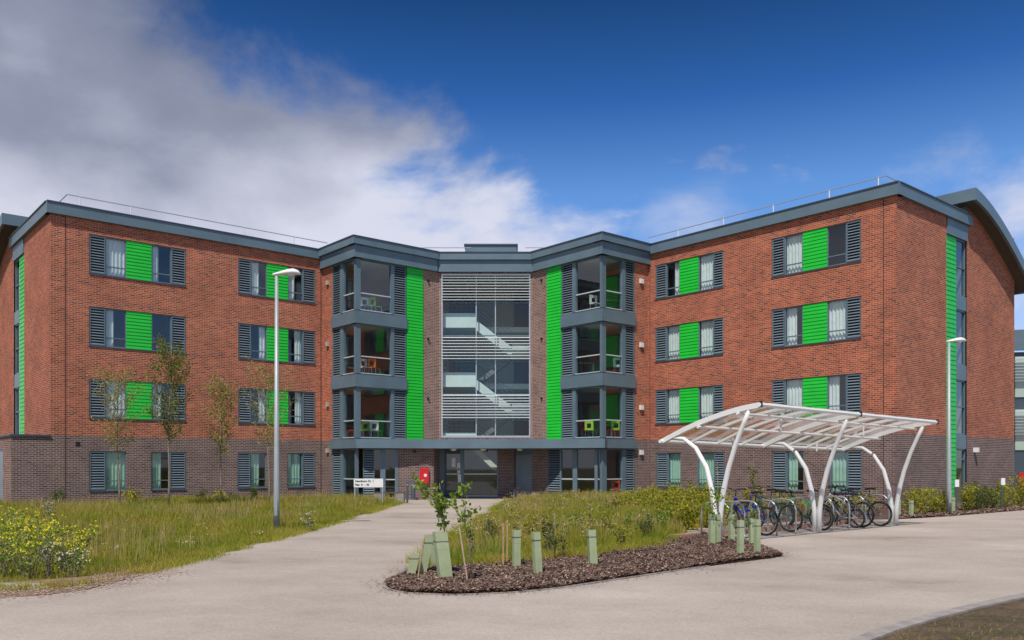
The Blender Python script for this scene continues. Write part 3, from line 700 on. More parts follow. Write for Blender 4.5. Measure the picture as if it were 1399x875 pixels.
# ------------------------------------------------------------------ ground
g = MB(); g.face([(-400, -200, 0), (400, -200, 0), (400, 600, 0), (-400, 600, 0)])
tag(g.build('ground', M['soil']), kind='structure')
def smooth_poly(pts, it=2, closed=False):
    for _ in range(it):
        q = []
        n = len(pts)
        rng_ = range(n if closed else n - 1)
        if not closed: q.append(pts[0])
        for i in rng_:
            a, b = pts[i], pts[(i + 1) % n]
            q.append((a[0] * .75 + b[0] * .25, a[1] * .75 + b[1] * .25)); q.append((a[0] * .25 + b[0] * .75, a[1] * .25 + b[1] * .75))
        if not closed: q.append(pts[-1])
        pts = q
    return pts
lawn_edge_px = [(-500, 800), (-200, 806), (0, 808), (60, 806), (130, 797), (200, 784), (300, 757.5), (400, 731.5), (480, 709), (530, 693), (547, 688)]
lawn_edge = smooth_poly([gp(*p) for p in lawn_edge_px])
isl_px = [(700, 684.3), (690, 690.5), (672, 702), (640, 722), (600, 748), (562, 776), (532, 793), (523, 801), (530, 807), (556, 812.5), (620, 815.5), (700, 812), (760, 806), (860, 791), (960, 776), (1030, 767), (1074, 761.5), (1060, 753), (1036, 744), (1004, 737), (960, 733), (900, 730.5), (893, 726), (960, 722)]
isl = smooth_poly([gp(*p) for p in isl_px])
bed_px = [(1100, 713), (1190, 711), (1240, 710), (1300, 706), (1399, 697.5), (1600, 684)]
bed = smooth_poly([gp(*p) for p in bed_px])
kerbline = [gp(1700, 758), gp(1399, 813.5), gp(1165, 873), (2.3, 6.5), (-1.5, 4.3), (-6, 2.2)]
kl = smooth_poly(kerbline)
road = lawn_edge + [at(549, 40.6), at(600, 43.5), (E[0] + 4, 43.5), at(700, 41)] + isl + bed + kl + [(-30, -2), (-45, 5)]
mb = MB(); mb.face([(x, y, 0.012) for x, y in road])
import bmesh
def sheet(name, poly, z, mat, thick=0.0):
    bm = bmesh.new(); vs = [bm.verts.new((x, y, z)) for x, y in poly]
    es = [bm.edges.new((vs[i], vs[(i + 1) % len(vs)])) for i in range(len(vs))]
    bmesh.ops.triangle_fill(bm, use_beauty=True, use_dissolve=False, edges=es)
    for f in bm.faces:
        if f.normal.z < 0: f.normal_flip()
    me = bpy.data.meshes.new(name); bm.to_mesh(me); bm.free(); me.materials.append(mat)
    o = bpy.data.objects.new(name, me); COL.objects.link(o); return o
tag(sheet('road', road, 0.012, M['road']), kind='structure')
def strip(name, line, w, z0, z1, mat):
    mb = MB(); pts = [Vector(p) for p in line]; L, R = [], []
    for i, p in enumerate(pts):
        t = (pts[min(i + 1, len(pts) - 1)] - pts[max(i - 1, 0)]).normalized(); n = Vector((-t.y, t.x))
        L.append(p + n * w / 2); R.append(p - n * w / 2)
    for i in range(len(pts) - 1):
        mb.hexa([(L[i].x, L[i].y, z0), (R[i].x, R[i].y, z0), (R[i + 1].x, R[i + 1].y, z0), (L[i + 1].x, L[i + 1].y, z0), (L[i].x, L[i].y, z1), (R[i].x, R[i].y, z1), (R[i + 1].x, R[i + 1].y, z1), (L[i + 1].x, L[i + 1].y, z1)])
    return tag(mb.build(name, mat), kind='structure')
strip('kerb', kl, 0.16, -0.05, 0.028, M['kerb'])
strip('island_kerb', isl[:int(len(isl) * 0.62)], 0.06, -0.05, 0.026, M['kerb'])
strip('lawn_kerb', lawn_edge[22:], 0.05, -0.05, 0.02, M['kerb'])
earth = kl + [(-6, -3), (40, -3)]
tag(sheet('earth_verge', earth, 0.006, M['earth']), kind='structure')
# clods and turf on the bare earth verge
mulch_back_px = [(528, 800), (560, 783), (590, 780), (620, 776), (700, 770), (760, 767), (830, 760), (880, 750), (915, 738), (940, 733.5)]
mulch_poly = [gp(*p) for p in [(526, 801), (532, 807), (556, 812), (620, 815), (700, 811.5), (760, 805.5), (860, 790.5), (960, 775.5), (1030, 766.5), (1071, 761.5), (1058, 753.5), (1034, 745), (1002, 738), (960, 734.5), (940, 733.5), (915, 738), (880, 750), (830, 760), (760, 767), (700, 770), (620, 776), (590, 780), (560, 783)]]
tag(sheet('mulch_bed', mulch_poly, 0.024, M['mulch']), kind='structure')
bed2 = bed + [(FR.xy(FR.L + .3, .1)[0] + 9, FR.xy(FR.L, 0)[1] + 6), H, FR.xy(6, .2), at(1000, 29), at(1000, 27)]
tag(sheet('planting_bed', bed2, 0.008, M['mulch']), kind='structure')
dirt_poly = [gp(*p) for p in [(-300, 806), (-100, 812), (0, 818), (60, 815), (120, 807), (170, 794), (215, 781), (190, 779), (120, 789), (50, 795), (0, 798), (-200, 797)]]
tag(sheet('dirt_patch', dirt_poly, 0.018, M['dirt']), kind='structure')
sl = MB(); sl.prism([gp(-40, 800), gp(62, 800), gp(66, 806), gp(-40, 809)], 0.0, 0.035)
tag(sl.build('paving_slab', M['concrete']), 'pale concrete slab in the dirt at the lawn corner', 'slab')

# ------------------------------------------------------------------ scatter helpers (numpy)
def inside(P, poly):
    x, y = P[:, 0], P[:, 1]; c = np.zeros(len(P), bool); n = len(poly)
    for i in range(n):
        x1, y1 = poly[i]; x2, y2 = poly[(i + 1) % n]
        if y1 == y2: continue
        cond = ((y1 > y) != (y2 > y)) & (x < (x2 - x1) * (y - y1) / (y2 - y1) + x1); c ^= cond
    return c
def sample(poly, n, holes=()):
    P = np.array(poly); lo, hi = P.min(0), P.max(0); out = []
    tot = 0
    while tot < n:
        q = rng.uniform(lo, hi, (n, 2)); q = q[inside(q, poly)]
        for h in holes: q = q[~inside(q, h)]
        out.append(q); tot += len(q)
    return np.concatenate(out)[:n]
def edge_dist(P, line):
    d = np.full(len(P), 1e9)
    for a, b in zip(line, line[1:]):
        a = np.array(a); b = np.array(b); ab = b - a; t = np.clip(((P - a) @ ab) / (ab @ ab + 1e-9), 0, 1)
        d = np.minimum(d, np.linalg.norm(P - (a + t[:, None] * ab), axis=1))
    return d
def npmesh(name, V, Fc, mat, k):
    me = bpy.data.meshes.new(name); nv, nf = len(V), len(Fc)
    me.vertices.add(nv); me.vertices.foreach_set('co', V.astype(np.float32).ravel())
    me.loops.add(nf * k); me.loops.foreach_set('vertex_index', Fc.astype(np.int32).ravel())
    me.polygons.add(nf); me.polygons.foreach_set('loop_start', np.arange(0, nf * k, k, dtype=np.int32))
    me.update(calc_edges=True); me.materials.append(mat)
    o = bpy.data.objects.new(name, me); COL.objects.link(o); return o
def blades(name, P, h, w, mat, lean=0.35, z=0.0):
    n = len(P); a = rng.uniform(0, 2 * np.pi, n); l = rng.uniform(0, 2 * np.pi, n); lm = np.abs(rng.normal(0, lean, n)) * h
    sd = np.stack([np.cos(a), np.sin(a)], 1) * w[:, None] / 2
    ld = np.stack([np.cos(l), np.sin(l)], 1) * lm[:, None]
    Z = lambda q, zz: np.concatenate([q, zz[:, None]], 1)
    z0 = np.full(n, z)
    v0 = Z(P - sd, z0); v1 = Z(P + sd, z0); v2 = Z(P + ld * .35 + sd * .8, z0 + h * .55); v3 = Z(P + ld * .35 - sd * .8, z0 + h * .55); v4 = Z(P + ld, z0 + h)
    V = np.stack([v0, v1, v2, v3, v4], 1).reshape(-1, 3); b = np.arange(n)[:, None] * 5
    Fc = np.concatenate([b + [0, 1, 2], b + [0, 2, 3], b + [3, 2, 4]], 0)
    return npmesh(name, V, Fc, mat, 3)
def noise2(P, s, seed=0):
    r = np.random.default_rng(seed); v = np.zeros(len(P))
    for i in range(6):
        k = r.normal(0, 1, 2) * s * (1.5 ** (i % 4)); v += np.sin(P @ k + r.uniform(0, 6.28)) / 2.2
    return v
lawn_poly = [gp(-500, 795), gp(-200, 800)] + [gp(*p) for p in [(0, 797), (60, 794), (120, 789), (200, 779), (300, 755.5), (400, 730), (480, 708), (530, 692.5), (545, 688)]] + [at(540, 40.2), at(497, 39.9), B, A, (FP.P.x, FP.P.y), (-40, 40)]
isl_grass = [(x, y) for x, y in isl[:24]]
isl_grass = [gp(*p) for p in [(700, 684.5), (690, 690.5), (672, 702), (640, 722), (600, 748), (566, 775), (590, 780), (620, 776), (700, 770), (760, 767), (830, 760), (880, 750), (915, 738), (940, 731), (900, 730), (893, 726), (960, 722), (1000, 716)]] + [at(1000, 33), at(975, 36), FR.xy(.5, .1), at(868, 40), at(828, 38.9), at(766, 39.6), at(735, 39.0)]
def lawnblades(name, poly, n, h0, h1, near, lab, seed):
    P = sample(poly, n)
    # denser near the camera
    d = P[:, 1]; keep = rng.uniform(0, 1, n) < np.clip((near / d) ** 1.0, 0.2, 1); P = P[keep]; d = P[:, 1]
    h = (h0 + (h1 - h0) * rng.beta(2, 2.5, len(P))) * (1 + 0.35 * noise2(P, 0.8, seed)); h = np.clip(h, .06, 1)
    ed = edge_dist(P, poly[:12]); h *= np.clip(.35 + ed * .55, .35, 1)
    w = rng.uniform(.006, .013, len(P)) * np.clip(d / 16, .9, 2.2)
    o = blades(name, P, h, w, M['grass']); tag(o, lab, 'grass', kind='stuff'); return P
lawnblades('meadow_grass', lawn_poly, 330000, .12, .36, 18, 'tall olive green meadow grass on the left lawn', 1)
lawnblades('meadow_grass', isl_grass, 230000, .15, .48, 20, 'tall olive green meadow grass on the island right of the path', 2)
# straw coloured seed heads over both lawns
for poly, n, hh in ((lawn_poly, 16000, .42), (isl_grass, 12000, .52)):
    P = sample(poly, n); P = P[edge_dist(P, poly[:10]) > .5]; P = P[noise2(P, .5, 5) > -.25]
    o = blades('seeding_grass', P, rng.uniform(.7, 1.15, len(P)) * hh, rng.uniform(.008, .016, len(P)) * np.clip(P[:, 1] / 18, .8, 2), M['grass2'], .2)
    tag(o, 'straw coloured seeding grass stems ' + ('on the left lawn' if hh < .5 else 'on the island lawn'), 'grass', kind='stuff')
# low turf on earth verge
vp = [gp(1399, 818), gp(1180, 876), (2.6, 5.5), (9, 5), (16, 11)]
P = sample(vp, 16000); P = P[noise2(P, 1.6, 9) > 0.1]
tag(blades('verge_grass', P, rng.uniform(.01, .05, len(P)), rng.uniform(.003, .006, len(P)), M['grass'], .8), 'short thin grass on the bare earth verge', 'grass', kind='stuff')
# tufts spilling over the paving edges
def along(line, n, sd):
    L_ = np.array(line); seg = np.linalg.norm(np.diff(L_, axis=0), axis=1); c = np.concatenate([[0], np.cumsum(seg)]); t = rng.uniform(0, c[-1], n)
    q = np.stack([np.interp(t, c, L_[:, 0]), np.interp(t, c, L_[:, 1])], 1); return q + rng.normal(0, sd, (n, 2))
le = [p for p in lawn_edge if p[0] > -16]
P = along(le, 26000, .13); P = P[noise2(P, 1.5, 4) > -.3]
tag(blades('edge_grass', P, rng.uniform(.03, .15, len(P)), rng.uniform(.006, .012, len(P)), M['grass'], .8), 'short tufts spilling over the edge of the left lawn', 'grass', kind='stuff')
ie = [gp(*p) for p in [(700, 684.5), (690, 690.5), (672, 702), (640, 722), (600, 748), (568, 774)]]
P = along(ie, 14000, .13); P = P[noise2(P, 1.5, 6) > -.3]
tag(blades('edge_grass', P, rng.uniform(.04, .2, len(P)), rng.uniform(.006, .012, len(P)), M['grass'], .8), 'short tufts spilling over the path edge of the island', 'grass', kind='stuff')
be = [gp(*p) for p in [(590, 780), (620, 776), (700, 770), (760, 767), (830, 760), (880, 750), (915, 738)]]
P = along(be, 9000, .16); P = P[noise2(P, 2.5, 8) > 0]
tag(blades('edge_grass', P, rng.uniform(.04, .22, len(P)), rng.uniform(.006, .011, len(P)), M['grass'], .7), 'grass tufts creeping into the bark mulch', 'grass', kind='stuff')
# wildflowers: tiny white umbels
def dots(name, P, z, s, mat):
    n = len(P); c = np.concatenate([P, z[:, None]], 1); t = rng.uniform(0, np.pi, n)
    e1 = np.stack([np.cos(t), np.sin(t), rng.uniform(-.4, .4, n)], 1) * s[:, None]; e2 = np.stack([-np.sin(t), np.cos(t), rng.uniform(-.6, .6, n)], 1) * s[:, None]
    V = np.stack([c - e1, c - e2, c + e1, c + e2], 1).reshape(-1, 3); Fc = np.arange(n)[:, None] * 4 + [0, 1, 2, 3]
    return npmesh(name, V, Fc, mat, 4)
def umbels(poly, k, h0, h1, name, lab, bias=None, sz=.012, per=26, rad=.07, mat='petal'):
    C_ = sample(poly, k * 3 if bias else k)
    if bias: C_ = C_[bias(C_)][:k]
    P = np.repeat(C_, per, 0); n = len(P); hz = np.repeat(rng.uniform(h0, h1, len(C_)), per)
    P = P + rng.normal(0, rad, (n, 2)); z = hz + rng.normal(0, rad * .4, n)
    o = dots(name, P, z, rng.uniform(.6, 1.4, n) * sz, M[mat]); tag(o, lab, 'flowers', kind='stuff')
near_edge = lambda q: edge_dist(q, lawn_edge) < 2.0
umbels(lawn_poly, 90, .2, .38, 'white_wildflowers', 'white wildflower heads along the edge of the left lawn', near_edge, .011, 14, .05)
umbels(isl_grass, 170, .3, .5, 'white_wildflowers', 'small white wildflower heads in the island meadow', None, .012, 10, .05)
umbels(isl_grass, 200, .25, .5, 'yellow_wildflowers', 'small yellow wildflower dots in the island meadow', None, .012, 5, .08, 'yellow')

umbels(isl_grass, 420, .35, .62, 'brown_seed_heads', 'brown dock and sorrel seed heads in the island meadow', None, .014, 16, .04, 'stake')
umbels(lawn_poly, 260, .25, .48, 'brown_seed_heads', 'brown sorrel seed heads on the left lawn', None, .012, 10, .04, 'stake')
# bark chips
def chips(name, poly, n, z, lab, smin=.012, smax=.035, pale=0.25):
    P = sample(poly, n); sets = [('chip', P[int(n * pale):]), ('chip_pale', P[:int(n * pale)])]
    for mk, Q in sets:
        m = len(Q); a = rng.uniform(0, 2 * np.pi, m); Lh = rng.uniform(smin, smax, m); Wd = Lh * rng.uniform(.3, .6, m)
        e1 = np.stack([np.cos(a), np.sin(a), rng.uniform(-.45, .45, m)], 1) * Lh[:, None]
        e2 = np.stack([-np.sin(a), np.cos(a), rng.uniform(-.5, .5, m)], 1) * Wd[:, None]
        c = np.concatenate([Q, (z + rng.uniform(.0, .035, m) + .02 * noise2(Q, 2, 3).clip(-1, 1))[:, None]], 1)
        V = np.stack([c - e1 - e2, c + e1 - e2, c + e1 + e2, c - e1 + e2], 1).reshape(-1, 3)
        o = npmesh(name, V, np.arange(m)[:, None] * 4 + [0, 1, 2, 3], M[mk], 4)
        tag(o, lab + (' (paler pieces)' if mk == 'chip_pale' else ' (darker pieces)'), 'bark chips', kind='stuff')
chips('bark_chips', mulch_poly, 120000, .040, 'brown bark mulch chips in the island bed', .007, .024, .13)
chips('bark_chips', [gp(1225, 710), gp(1300, 706), gp(1399, 698), gp(1399, 692), gp(1300, 696), gp(1225, 700)], 12000, .03, 'brown bark mulch chips in the bed by the right gable', .02, .05, .2)

def litter(name, P, z, lo, hi, mk, lab, cat):
    m = len(P); a = rng.uniform(0, 2 * np.pi, m); Lh = rng.uniform(lo, hi, m); Wd = Lh * rng.uniform(.3, .7, m)
    e1 = np.stack([np.cos(a), np.sin(a), rng.uniform(-.2, .2, m)], 1) * Lh[:, None]; e2 = np.stack([-np.sin(a), np.cos(a), rng.uniform(-.2, .2, m)], 1) * Wd[:, None]
    c = np.concatenate([P, np.full((m, 1), z)], 1); V = np.stack([c - e1 - e2, c + e1 - e2, c + e1 + e2, c - e1 + e2], 1).reshape(-1, 3)
    tag(npmesh(name, V, np.arange(m)[:, None] * 4 + [0, 1, 2, 3], M[mk], 4), lab, cat, kind='stuff')
litter('scattered_bark', along([gp(*p) for p in isl_px[5:18]], 2600, .16), .03, .004, .016, 'chip', 'loose bark crumbs scattered over the kerb and road', 'bark chips')
litter('scattered_soil', along([gp(*p) for p in [(-200, 812), (0, 812), (60, 810), (120, 803), (170, 792), (215, 783)]], 5000, .30), .028, .004, .02, 'chip_pale', 'crumbs of soil and gravel around the dirt patch', 'gravel')
litter('road_grit', sample([gp(1165, 872), gp(1399, 812), gp(1600, 740), gp(1000, 768), gp(400, 760), gp(-100, 830), (-4, 7.8)], 900), .017, .002, .007, 'kerb', 'sparse dark grit on the road surface', 'gravel')
# ------------------------------------------------------------------ plants
def rdir(up=0.0):
    v = Vector((random.gauss(0, 1), random.gauss(0, 1), random.gauss(0, 1) + up)); return v.normalized()
def tree(px, d, h, cr, crown0, nleaf, mat, label, lean=0.0):
    x, y = at(px, d)
    t = thing('young_tree', label, 'tree', (x, y, 0), group='young trees on the left lawn')
    tk = MB(); p = []; hx = random.uniform(-.15, .15)
    for i in range(9): f = i / 8; p.append((hx * f + .03 * math.sin(f * 9) + lean * f, .02 * math.cos(f * 7), h * f))
    tk.tube(p, [.035 * (1 - f / 8) + .008 for f in range(9)], 7); T = tk.build('trunk', M['bark'], t, True)
    lf = MB(); br = MB()
    nb = 26
    for i in range(nb):
        f = crown0 + (1 - crown0) * (i / nb) ** 1.0 * 0.93
        z = h * f; a = i * 2.4 + random.uniform(-.4, .4); q = (f - crown0) / (1 - crown0)
        r = cr * (math.sin(math.pi * min(1, q * .85 + .12)) ** .7) * random.uniform(.65, 1.1)
        s = Vector((hx * f + lean * f, 0, z)); e = s + Vector((math.cos(a) * r, math.sin(a) * r, r * random.uniform(.9, 1.5)))
        m = (s + e) / 2 + Vector((0, 0, -.06))
        br.tube([s, m, e], [.012, .008, .003], 5)
        for k in range(int(nleaf * 1.5) // nb):
            w = random.random() ** .6; c = (s * (1 - w) + e * w) + Vector((random.gauss(0, .09), random.gauss(0, .09), random.gauss(0, .11)))
            lf.leaf(c, rdir(-.3), random.uniform(.05, .095), random.uniform(.018, .032))
    br.build('branches', M['bark'], T); lf.build('crown', mat, t)
tree(163, 32.2, 5.0, 1.1, .42, 1500, M['birch_leaf'], 'thin young tree with wide sparse bronze crown in front of the leftmost window column')
tree(230, 31.5, 6.1, .92, .42, 3000, M['birch_green'], 'tallest young tree with dense green crown on the left lawn')
tree(301, 33.5, 5.0, .72, .42, 1800, M['birch_leaf'], 'narrow young tree with upright bronze green crown between the two window columns')
tree(368, 33.0, 5.2, 1.1, .42, 1200, M['birch_leaf'], 'sparse young tree with thin crown just behind the grey lamp post')
# whip by wall
def shrub(x, y, h, w, n, mat, name, label, cat='shrub', group=None, leafL=(.05, .09), stems=9, flower=None):
    t = thing(name, label, cat, (x, y, 0), random.uniform(0, 6), group)
    sm = MB(); lf = MB(); fl = MB()
    for i in range(stems):
        a = random.uniform(0, 6.28); r = w * math.sqrt(random.random()) * .9; hh = h * random.uniform(.55, 1.05)
        b = Vector((math.cos(a) * r * .25, math.sin(a) * r * .25, 0)); e = Vector((math.cos(a) * r, math.sin(a) * r, hh)); m = (b + e) / 2 + Vector((0, 0, hh * .12))
        sm.tube([b, m, e], [.008, .006, .003], 4)
        for k in range(n // stems):
            q = random.random() ** .7
            c = (b * (1 - q) ** 2 + m * 2 * q * (1 - q) + e * q * q) + Vector((random.gauss(0, w * .17), random.gauss(0, w * .17), random.gauss(0, .04)))
            c.z = max(c.z, .02); lf.leaf(c, rdir(.5), random.uniform(*leafL), random.uniform(leafL[0] * .3, leafL[1] * .36))
            if flower and random.random() < flower[1] and q > .55:
                for _ in range(3): fl.leaf(c + Vector((random.gauss(0, .03), random.gauss(0, .03), .05)), rdir(.5), .034, .015)
    sm.build('stems', M['bark'], t); lf.build('foliage', mat, t)
    if fl.v: tag(fl.build('flowers', M[flower[0]], t), kind='stuff')
    return t
WHERE = []
# hedge on the island by the shelter
hx = [(868, 700, .75), (885, 712, .7), (893, 697, .85), (907, 718, .75), (915, 703, .9), (928, 712, .85), (938, 725, .7), (945, 703, .95), (955, 716, .85), (968, 708, .95), (850, 706, .6), (975, 722, .75)]
names_h = ['behind the mown gap at the island centre', 'in the front row of the island hedge near its left end', 'tall one in the back row of the island hedge', 'in front of the ground floor louvre on the right wing', 'tall yellow one rising before the right wing louvre', 'middle of the island hedge facing the shelter', 'lowest shrub at the front edge of the island mulch', 'tall one left of the leftmost shelter post', 'between the hedge middle and the leftmost shelter post', 'touching the leftmost shelter post', 'leftmost and smallest of the island hedge', 'low one beside the pair of green tree guards']
for (px, py, h), nm in zip(hx, names_h):
    x, y = gp(px, py); shrub(x, y, h * 1.08, .46, 1100, M['shrub_leaf'], 'hedge_shrub', 'yellow green shrub, ' + nm, 'shrub', 'yellow green shrubs on the island')
wd = [(672, 745, .55), (700, 722, .6), (728, 742, .7), (752, 757, .75), (788, 738, .7), (828, 742, .7), (838, 716, .75), (862, 735, .7), (850, 752, .5), (885, 742, .6), (905, 735, .7), (802, 712, .6), (765, 712, .5)]
wdn = ['nearest the path behind the two wooden stakes', 'at the path edge left of the middle', 'just behind the middle bark bed guard', 'right of the middle bark bed guard', 'left of the right bark bed guard', 'right behind the right bark bed guard', 'in front of the right bay glazing', 'in front of the leftmost hedge shrub', 'low one at the bark edge right of the guards', 'at the bark edge before the hedge', 'front left of the hedge at the bark edge', 'behind the right bark bed guard near the bay', 'before the blue service door']
for i, ((px, py, h), nm) in enumerate(zip(wd, wdn)):
    x, y = gp(px, py); shrub(x, y, h, .26, 330, M[('shrub_dark', 'leaf', 'shrub_leaf')[i % 3]], 'meadow_shrub', 'young leafy meadow shrub ' + nm, 'shrub', 'young shrubs in the island meadow', (.035, .07), 8)
# right bed
rb = [(1246, 706, .75), (1262, 705, .9), (1276, 704, .85), (1288, 703, .6), (1318, 701, .9), (1329, 700, .8), (1341, 699, .95), (1353, 698, .85), (1364, 697, .95), (1378, 696, 1.05), (1390, 695, 1.2), (1400, 695, 1.25)]
rbn = ['just right of the right hand shelter post', 'tallest of the four left of the right lamp post', 'two places left of the right lamp post', 'low one against the right lamp post', 'first to the right of the right lamp post', 'in front of the gable door', 'two places right of the gable door', 'left of the small white marker sign', 'behind the small white marker sign', 'right of the small white marker sign', 'tall one at the far corner of the gable', 'tallest at the right edge of the picture']
for (px, py, h), nm in zip(rb, rbn):
    x, y = gp(px, py - 2); shrub(x, y, h, .44, 700, M['shrub_leaf'] if (px * 7) % 3 else M['shrub_dark'], 'bed_shrub', 'yellow green bed shrub, ' + nm, 'shrub', 'shrubs along the right gable')
bb = [(1000, 708, .8), (1020, 707, .85), (1045, 708, .95), (1075, 707, .8), (1095, 707, .85), (1125, 708, .8), (1150, 707, .75), (1175, 708, .7), (1196, 707, .75)]
bbn = ['at the left end behind the bike stands', 'behind the blue bicycle', 'tall one behind the purple bicycle', 'behind the dark green bicycle', 'between the two green bicycles', 'behind the bright green bicycle', 'behind the black bicycle', 'behind the small wheeled silver bicycle', 'at the right end behind the bike stands']
for (px, py, h), nm in zip(bb, bbn):
    x, y = gp(px, py); shrub(x, y + .6, h, .45, 380, M['shrub_leaf'], 'bed_shrub', 'green shrub ' + nm, 'shrub', 'shrubs behind the bike stands')
# along left wall
for px, d, h, w, mat, fl, lab in ((82, 34.0, .7, .35, 'shrub_dark', None, 'dark green weedy shrub at the wall below the left movement joint'),
        (178, 33.6, .65, .5, 'shrub_leaf', ('yellow', .5), 'yellow flowering bush at the wall under the first ground floor window'),
        (276, 36.5, .55, .3, 'shrub_dark', None, 'small green weed at the wall right of the second ground window'),
        (303, 37.2, .5, .35, 'shrub_leaf', ('yellow', .3), 'small yellow tinged bush at the wall left of the third ground window'),
        (322, 37.6, .4, .3, 'shrub_dark', None, 'low dark shrub at the wall under the third ground window'),
        (346, 37.8, .72, .22, 'shrub_dark', None, 'upright deep green shrub just left of the grey lamp post')):
    x, y = at(px, d); shrub(x, y, h, w, 420, M[mat], 'wall_shrub', lab, 'shrub', None, flower=fl)
# yellow flowering plants bottom left
yp = [(6, 788, .95), (24, 776, .85), (40, 790, .8), (58, 772, .8), (16, 762, .9), (72, 762, .72), (47, 750, .7), (88, 775, .55), (-14, 775, 1.0), (2, 745, .8), (108, 752, .5), (30, 735, .7)]
ypn = ['nearest one at the left picture edge', 'second from the left edge in the front clump', 'front one above the concrete slab', 'rightmost of the front clump', 'rear one behind the nearest at the left edge', 'isolated one right of the big clump', 'middle of the rear row', 'short one nearest the road dirt', 'cut by the left picture edge', 'rear one below the brick end block', 'short one furthest right in the lawn', 'furthest back of the clump']
for (px, py, h), nm in zip(yp, ypn):
    x, y = gp(px, py); shrub(x, y, h * .92, .42, 300, M['leaf'], 'mustard_plant', 'yellow flowering mustard plant, ' + nm, 'plant', 'yellow mustard plants on the left lawn', (.03, .07), 12, ('yellow', .30))
for px, py, h, nm in ((68, 790, .5, 'beside the concrete slab'), (92, 785, .45, 'right of the concrete slab'), (75, 730, .75, 'tall one behind the mustard plants'), (62, 715, .8, 'near the wall behind the mustard plants'), (424, 727, .45, 'right of the lamp post foot'), (100, 790, .35, 'lowest one by the dirt patch')):
    x, y = gp(px, py); shrub(x, y, h, .22, 150, M['shrub_dark'], 'cow_parsley', 'white flowering cow parsley, ' + nm, 'plant', 'cow parsley on the left lawn', (.03, .05), 7, ('petal', .15))

# ------------------------------------------------------------------ tree guards
def guard(px, py, ytop, wpx, nm, lean=0.0, rz=.3, plant=0.0, leany=0.0):
    x, y = gp(px, py); h = (py - ytop) * y / FX; w = wpx * y / FX / 1.2
    t = thing('tree_guard', 'pale green plastic tree guard, ' + nm, 'tree guard', (x, y, 0), rz, 'pale green tree guards')
    mb = MB(); k = 0.5 * w; th = .006
    def sq(kk, z):
        return [(-kk + lean_(z)[0], -kk + lean_(z)[1], z), (kk + lean_(z)[0], -kk + lean_(z)[1], z), (kk + lean_(z)[0], kk + lean_(z)[1], z), (-kk + lean_(z)[0], kk + lean_(z)[1], z)]
    def lean_(z):
        lx, ly = lean * z, leany * z
        return (lx * math.cos(rz) + ly * math.sin(rz), -lx * math.sin(rz) + ly * math.cos(rz))
    zs = [0, h * .33, h * .66, h]
    for z0, z1 in zip(zs, zs[1:]):
        j = random.uniform(-.02, .02) * w
        a, b = sq(k + j * (z0 > 0), z0), sq(k + j * (z1 < h), z1); ai, bi = sq(k - th, z0), sq(k - th, z1)
        for i in range(4):
            i2 = (i + 1) % 4; mb.face([a[i], a[i2], b[i2], b[i]]); mb.face([ai[i2], ai[i], bi[i], bi[i2]])
    a, ai = sq(k, h), sq(k - th, h)
    for i in range(4): i2 = (i + 1) % 4; mb.face([a[i], a[i2], ai[i2], ai[i]])
    mb.build('sleeve', M['guard'], t)
    s = MB(); o = k * .55
    s.tube([(o, o, -.05), (o + lean_(h * .93)[0], o + lean_(h * .93)[1], h * .93)], .012, 4); s.build('stake', M['stake'], t)
    ti = MB(); lz = lean_(h * .82); kk = k + .004
    for z in (h * .82,):
        for i in range(4):
            q = [(-kk + lz[0], -kk + lz[1]), (kk + lz[0], -kk + lz[1]), (kk + lz[0], kk + lz[1]), (-kk + lz[0], kk + lz[1])]
            i2 = (i + 1) % 4; ti.tube([(q[i][0], q[i][1], z), (q[i2][0], q[i2][1], z)], .004, 4)
    ti.build('tie', M['grey_dark'], t)
    return t, x + lean * h, y + leany * h, h
gs = [(609.5, 796, 727, 20, 'largest upright one at the left tip of the island', -.12, .35), (575, 787, 731, 15, 'leaning to the right behind the largest one', .22, .2),
      (561, 789, 757, 14, 'short tilted one furthest left on the island', .22, .1), (596, 778, 735, 12, 'half hidden behind the largest one', -.05, .5),
      (706, 778, 724, 11.5, 'left of the three along the bark bed', 0, .3), (735.5, 787, 727, 11.5, 'middle of the three along the bark bed', -.05, .4),
      (811, 775, 724, 12.5, 'right of the three along the bark bed', -.06, .2), (973, 746, 702, 8.5, 'left one of the pair under the leftmost shelter post', 0, .3),
      (980.5, 745, 703, 8, 'right one of the pair under the leftmost shelter post', 0, .5), (1000, 742, 703, 8, 'behind the front row, right of the pair', 0, .3),
      (1012, 762, 711, 8.5, 'closest one at the right tip of the bark bed', 0, .35), (1027.5, 746, 708, 7.5, 'rear one of the last two before the blue bicycle', 0, .2),
      (1035, 757, 710, 8, 'front one of the last two before the blue bicycle', 0, .4), (1228, 706, 683, 5, 'just right of the right shelter leg', 0, .3),
      (1245.5, 707, 684, 5, 'standing alone in the right bed', 0, .4), (1301, 702, 680, 7, 'just right of the distant lamp post', 0, .4)]
tops = [guard(*g_[:5], lean=g_[5], rz=g_[6]) for g_ in gs]
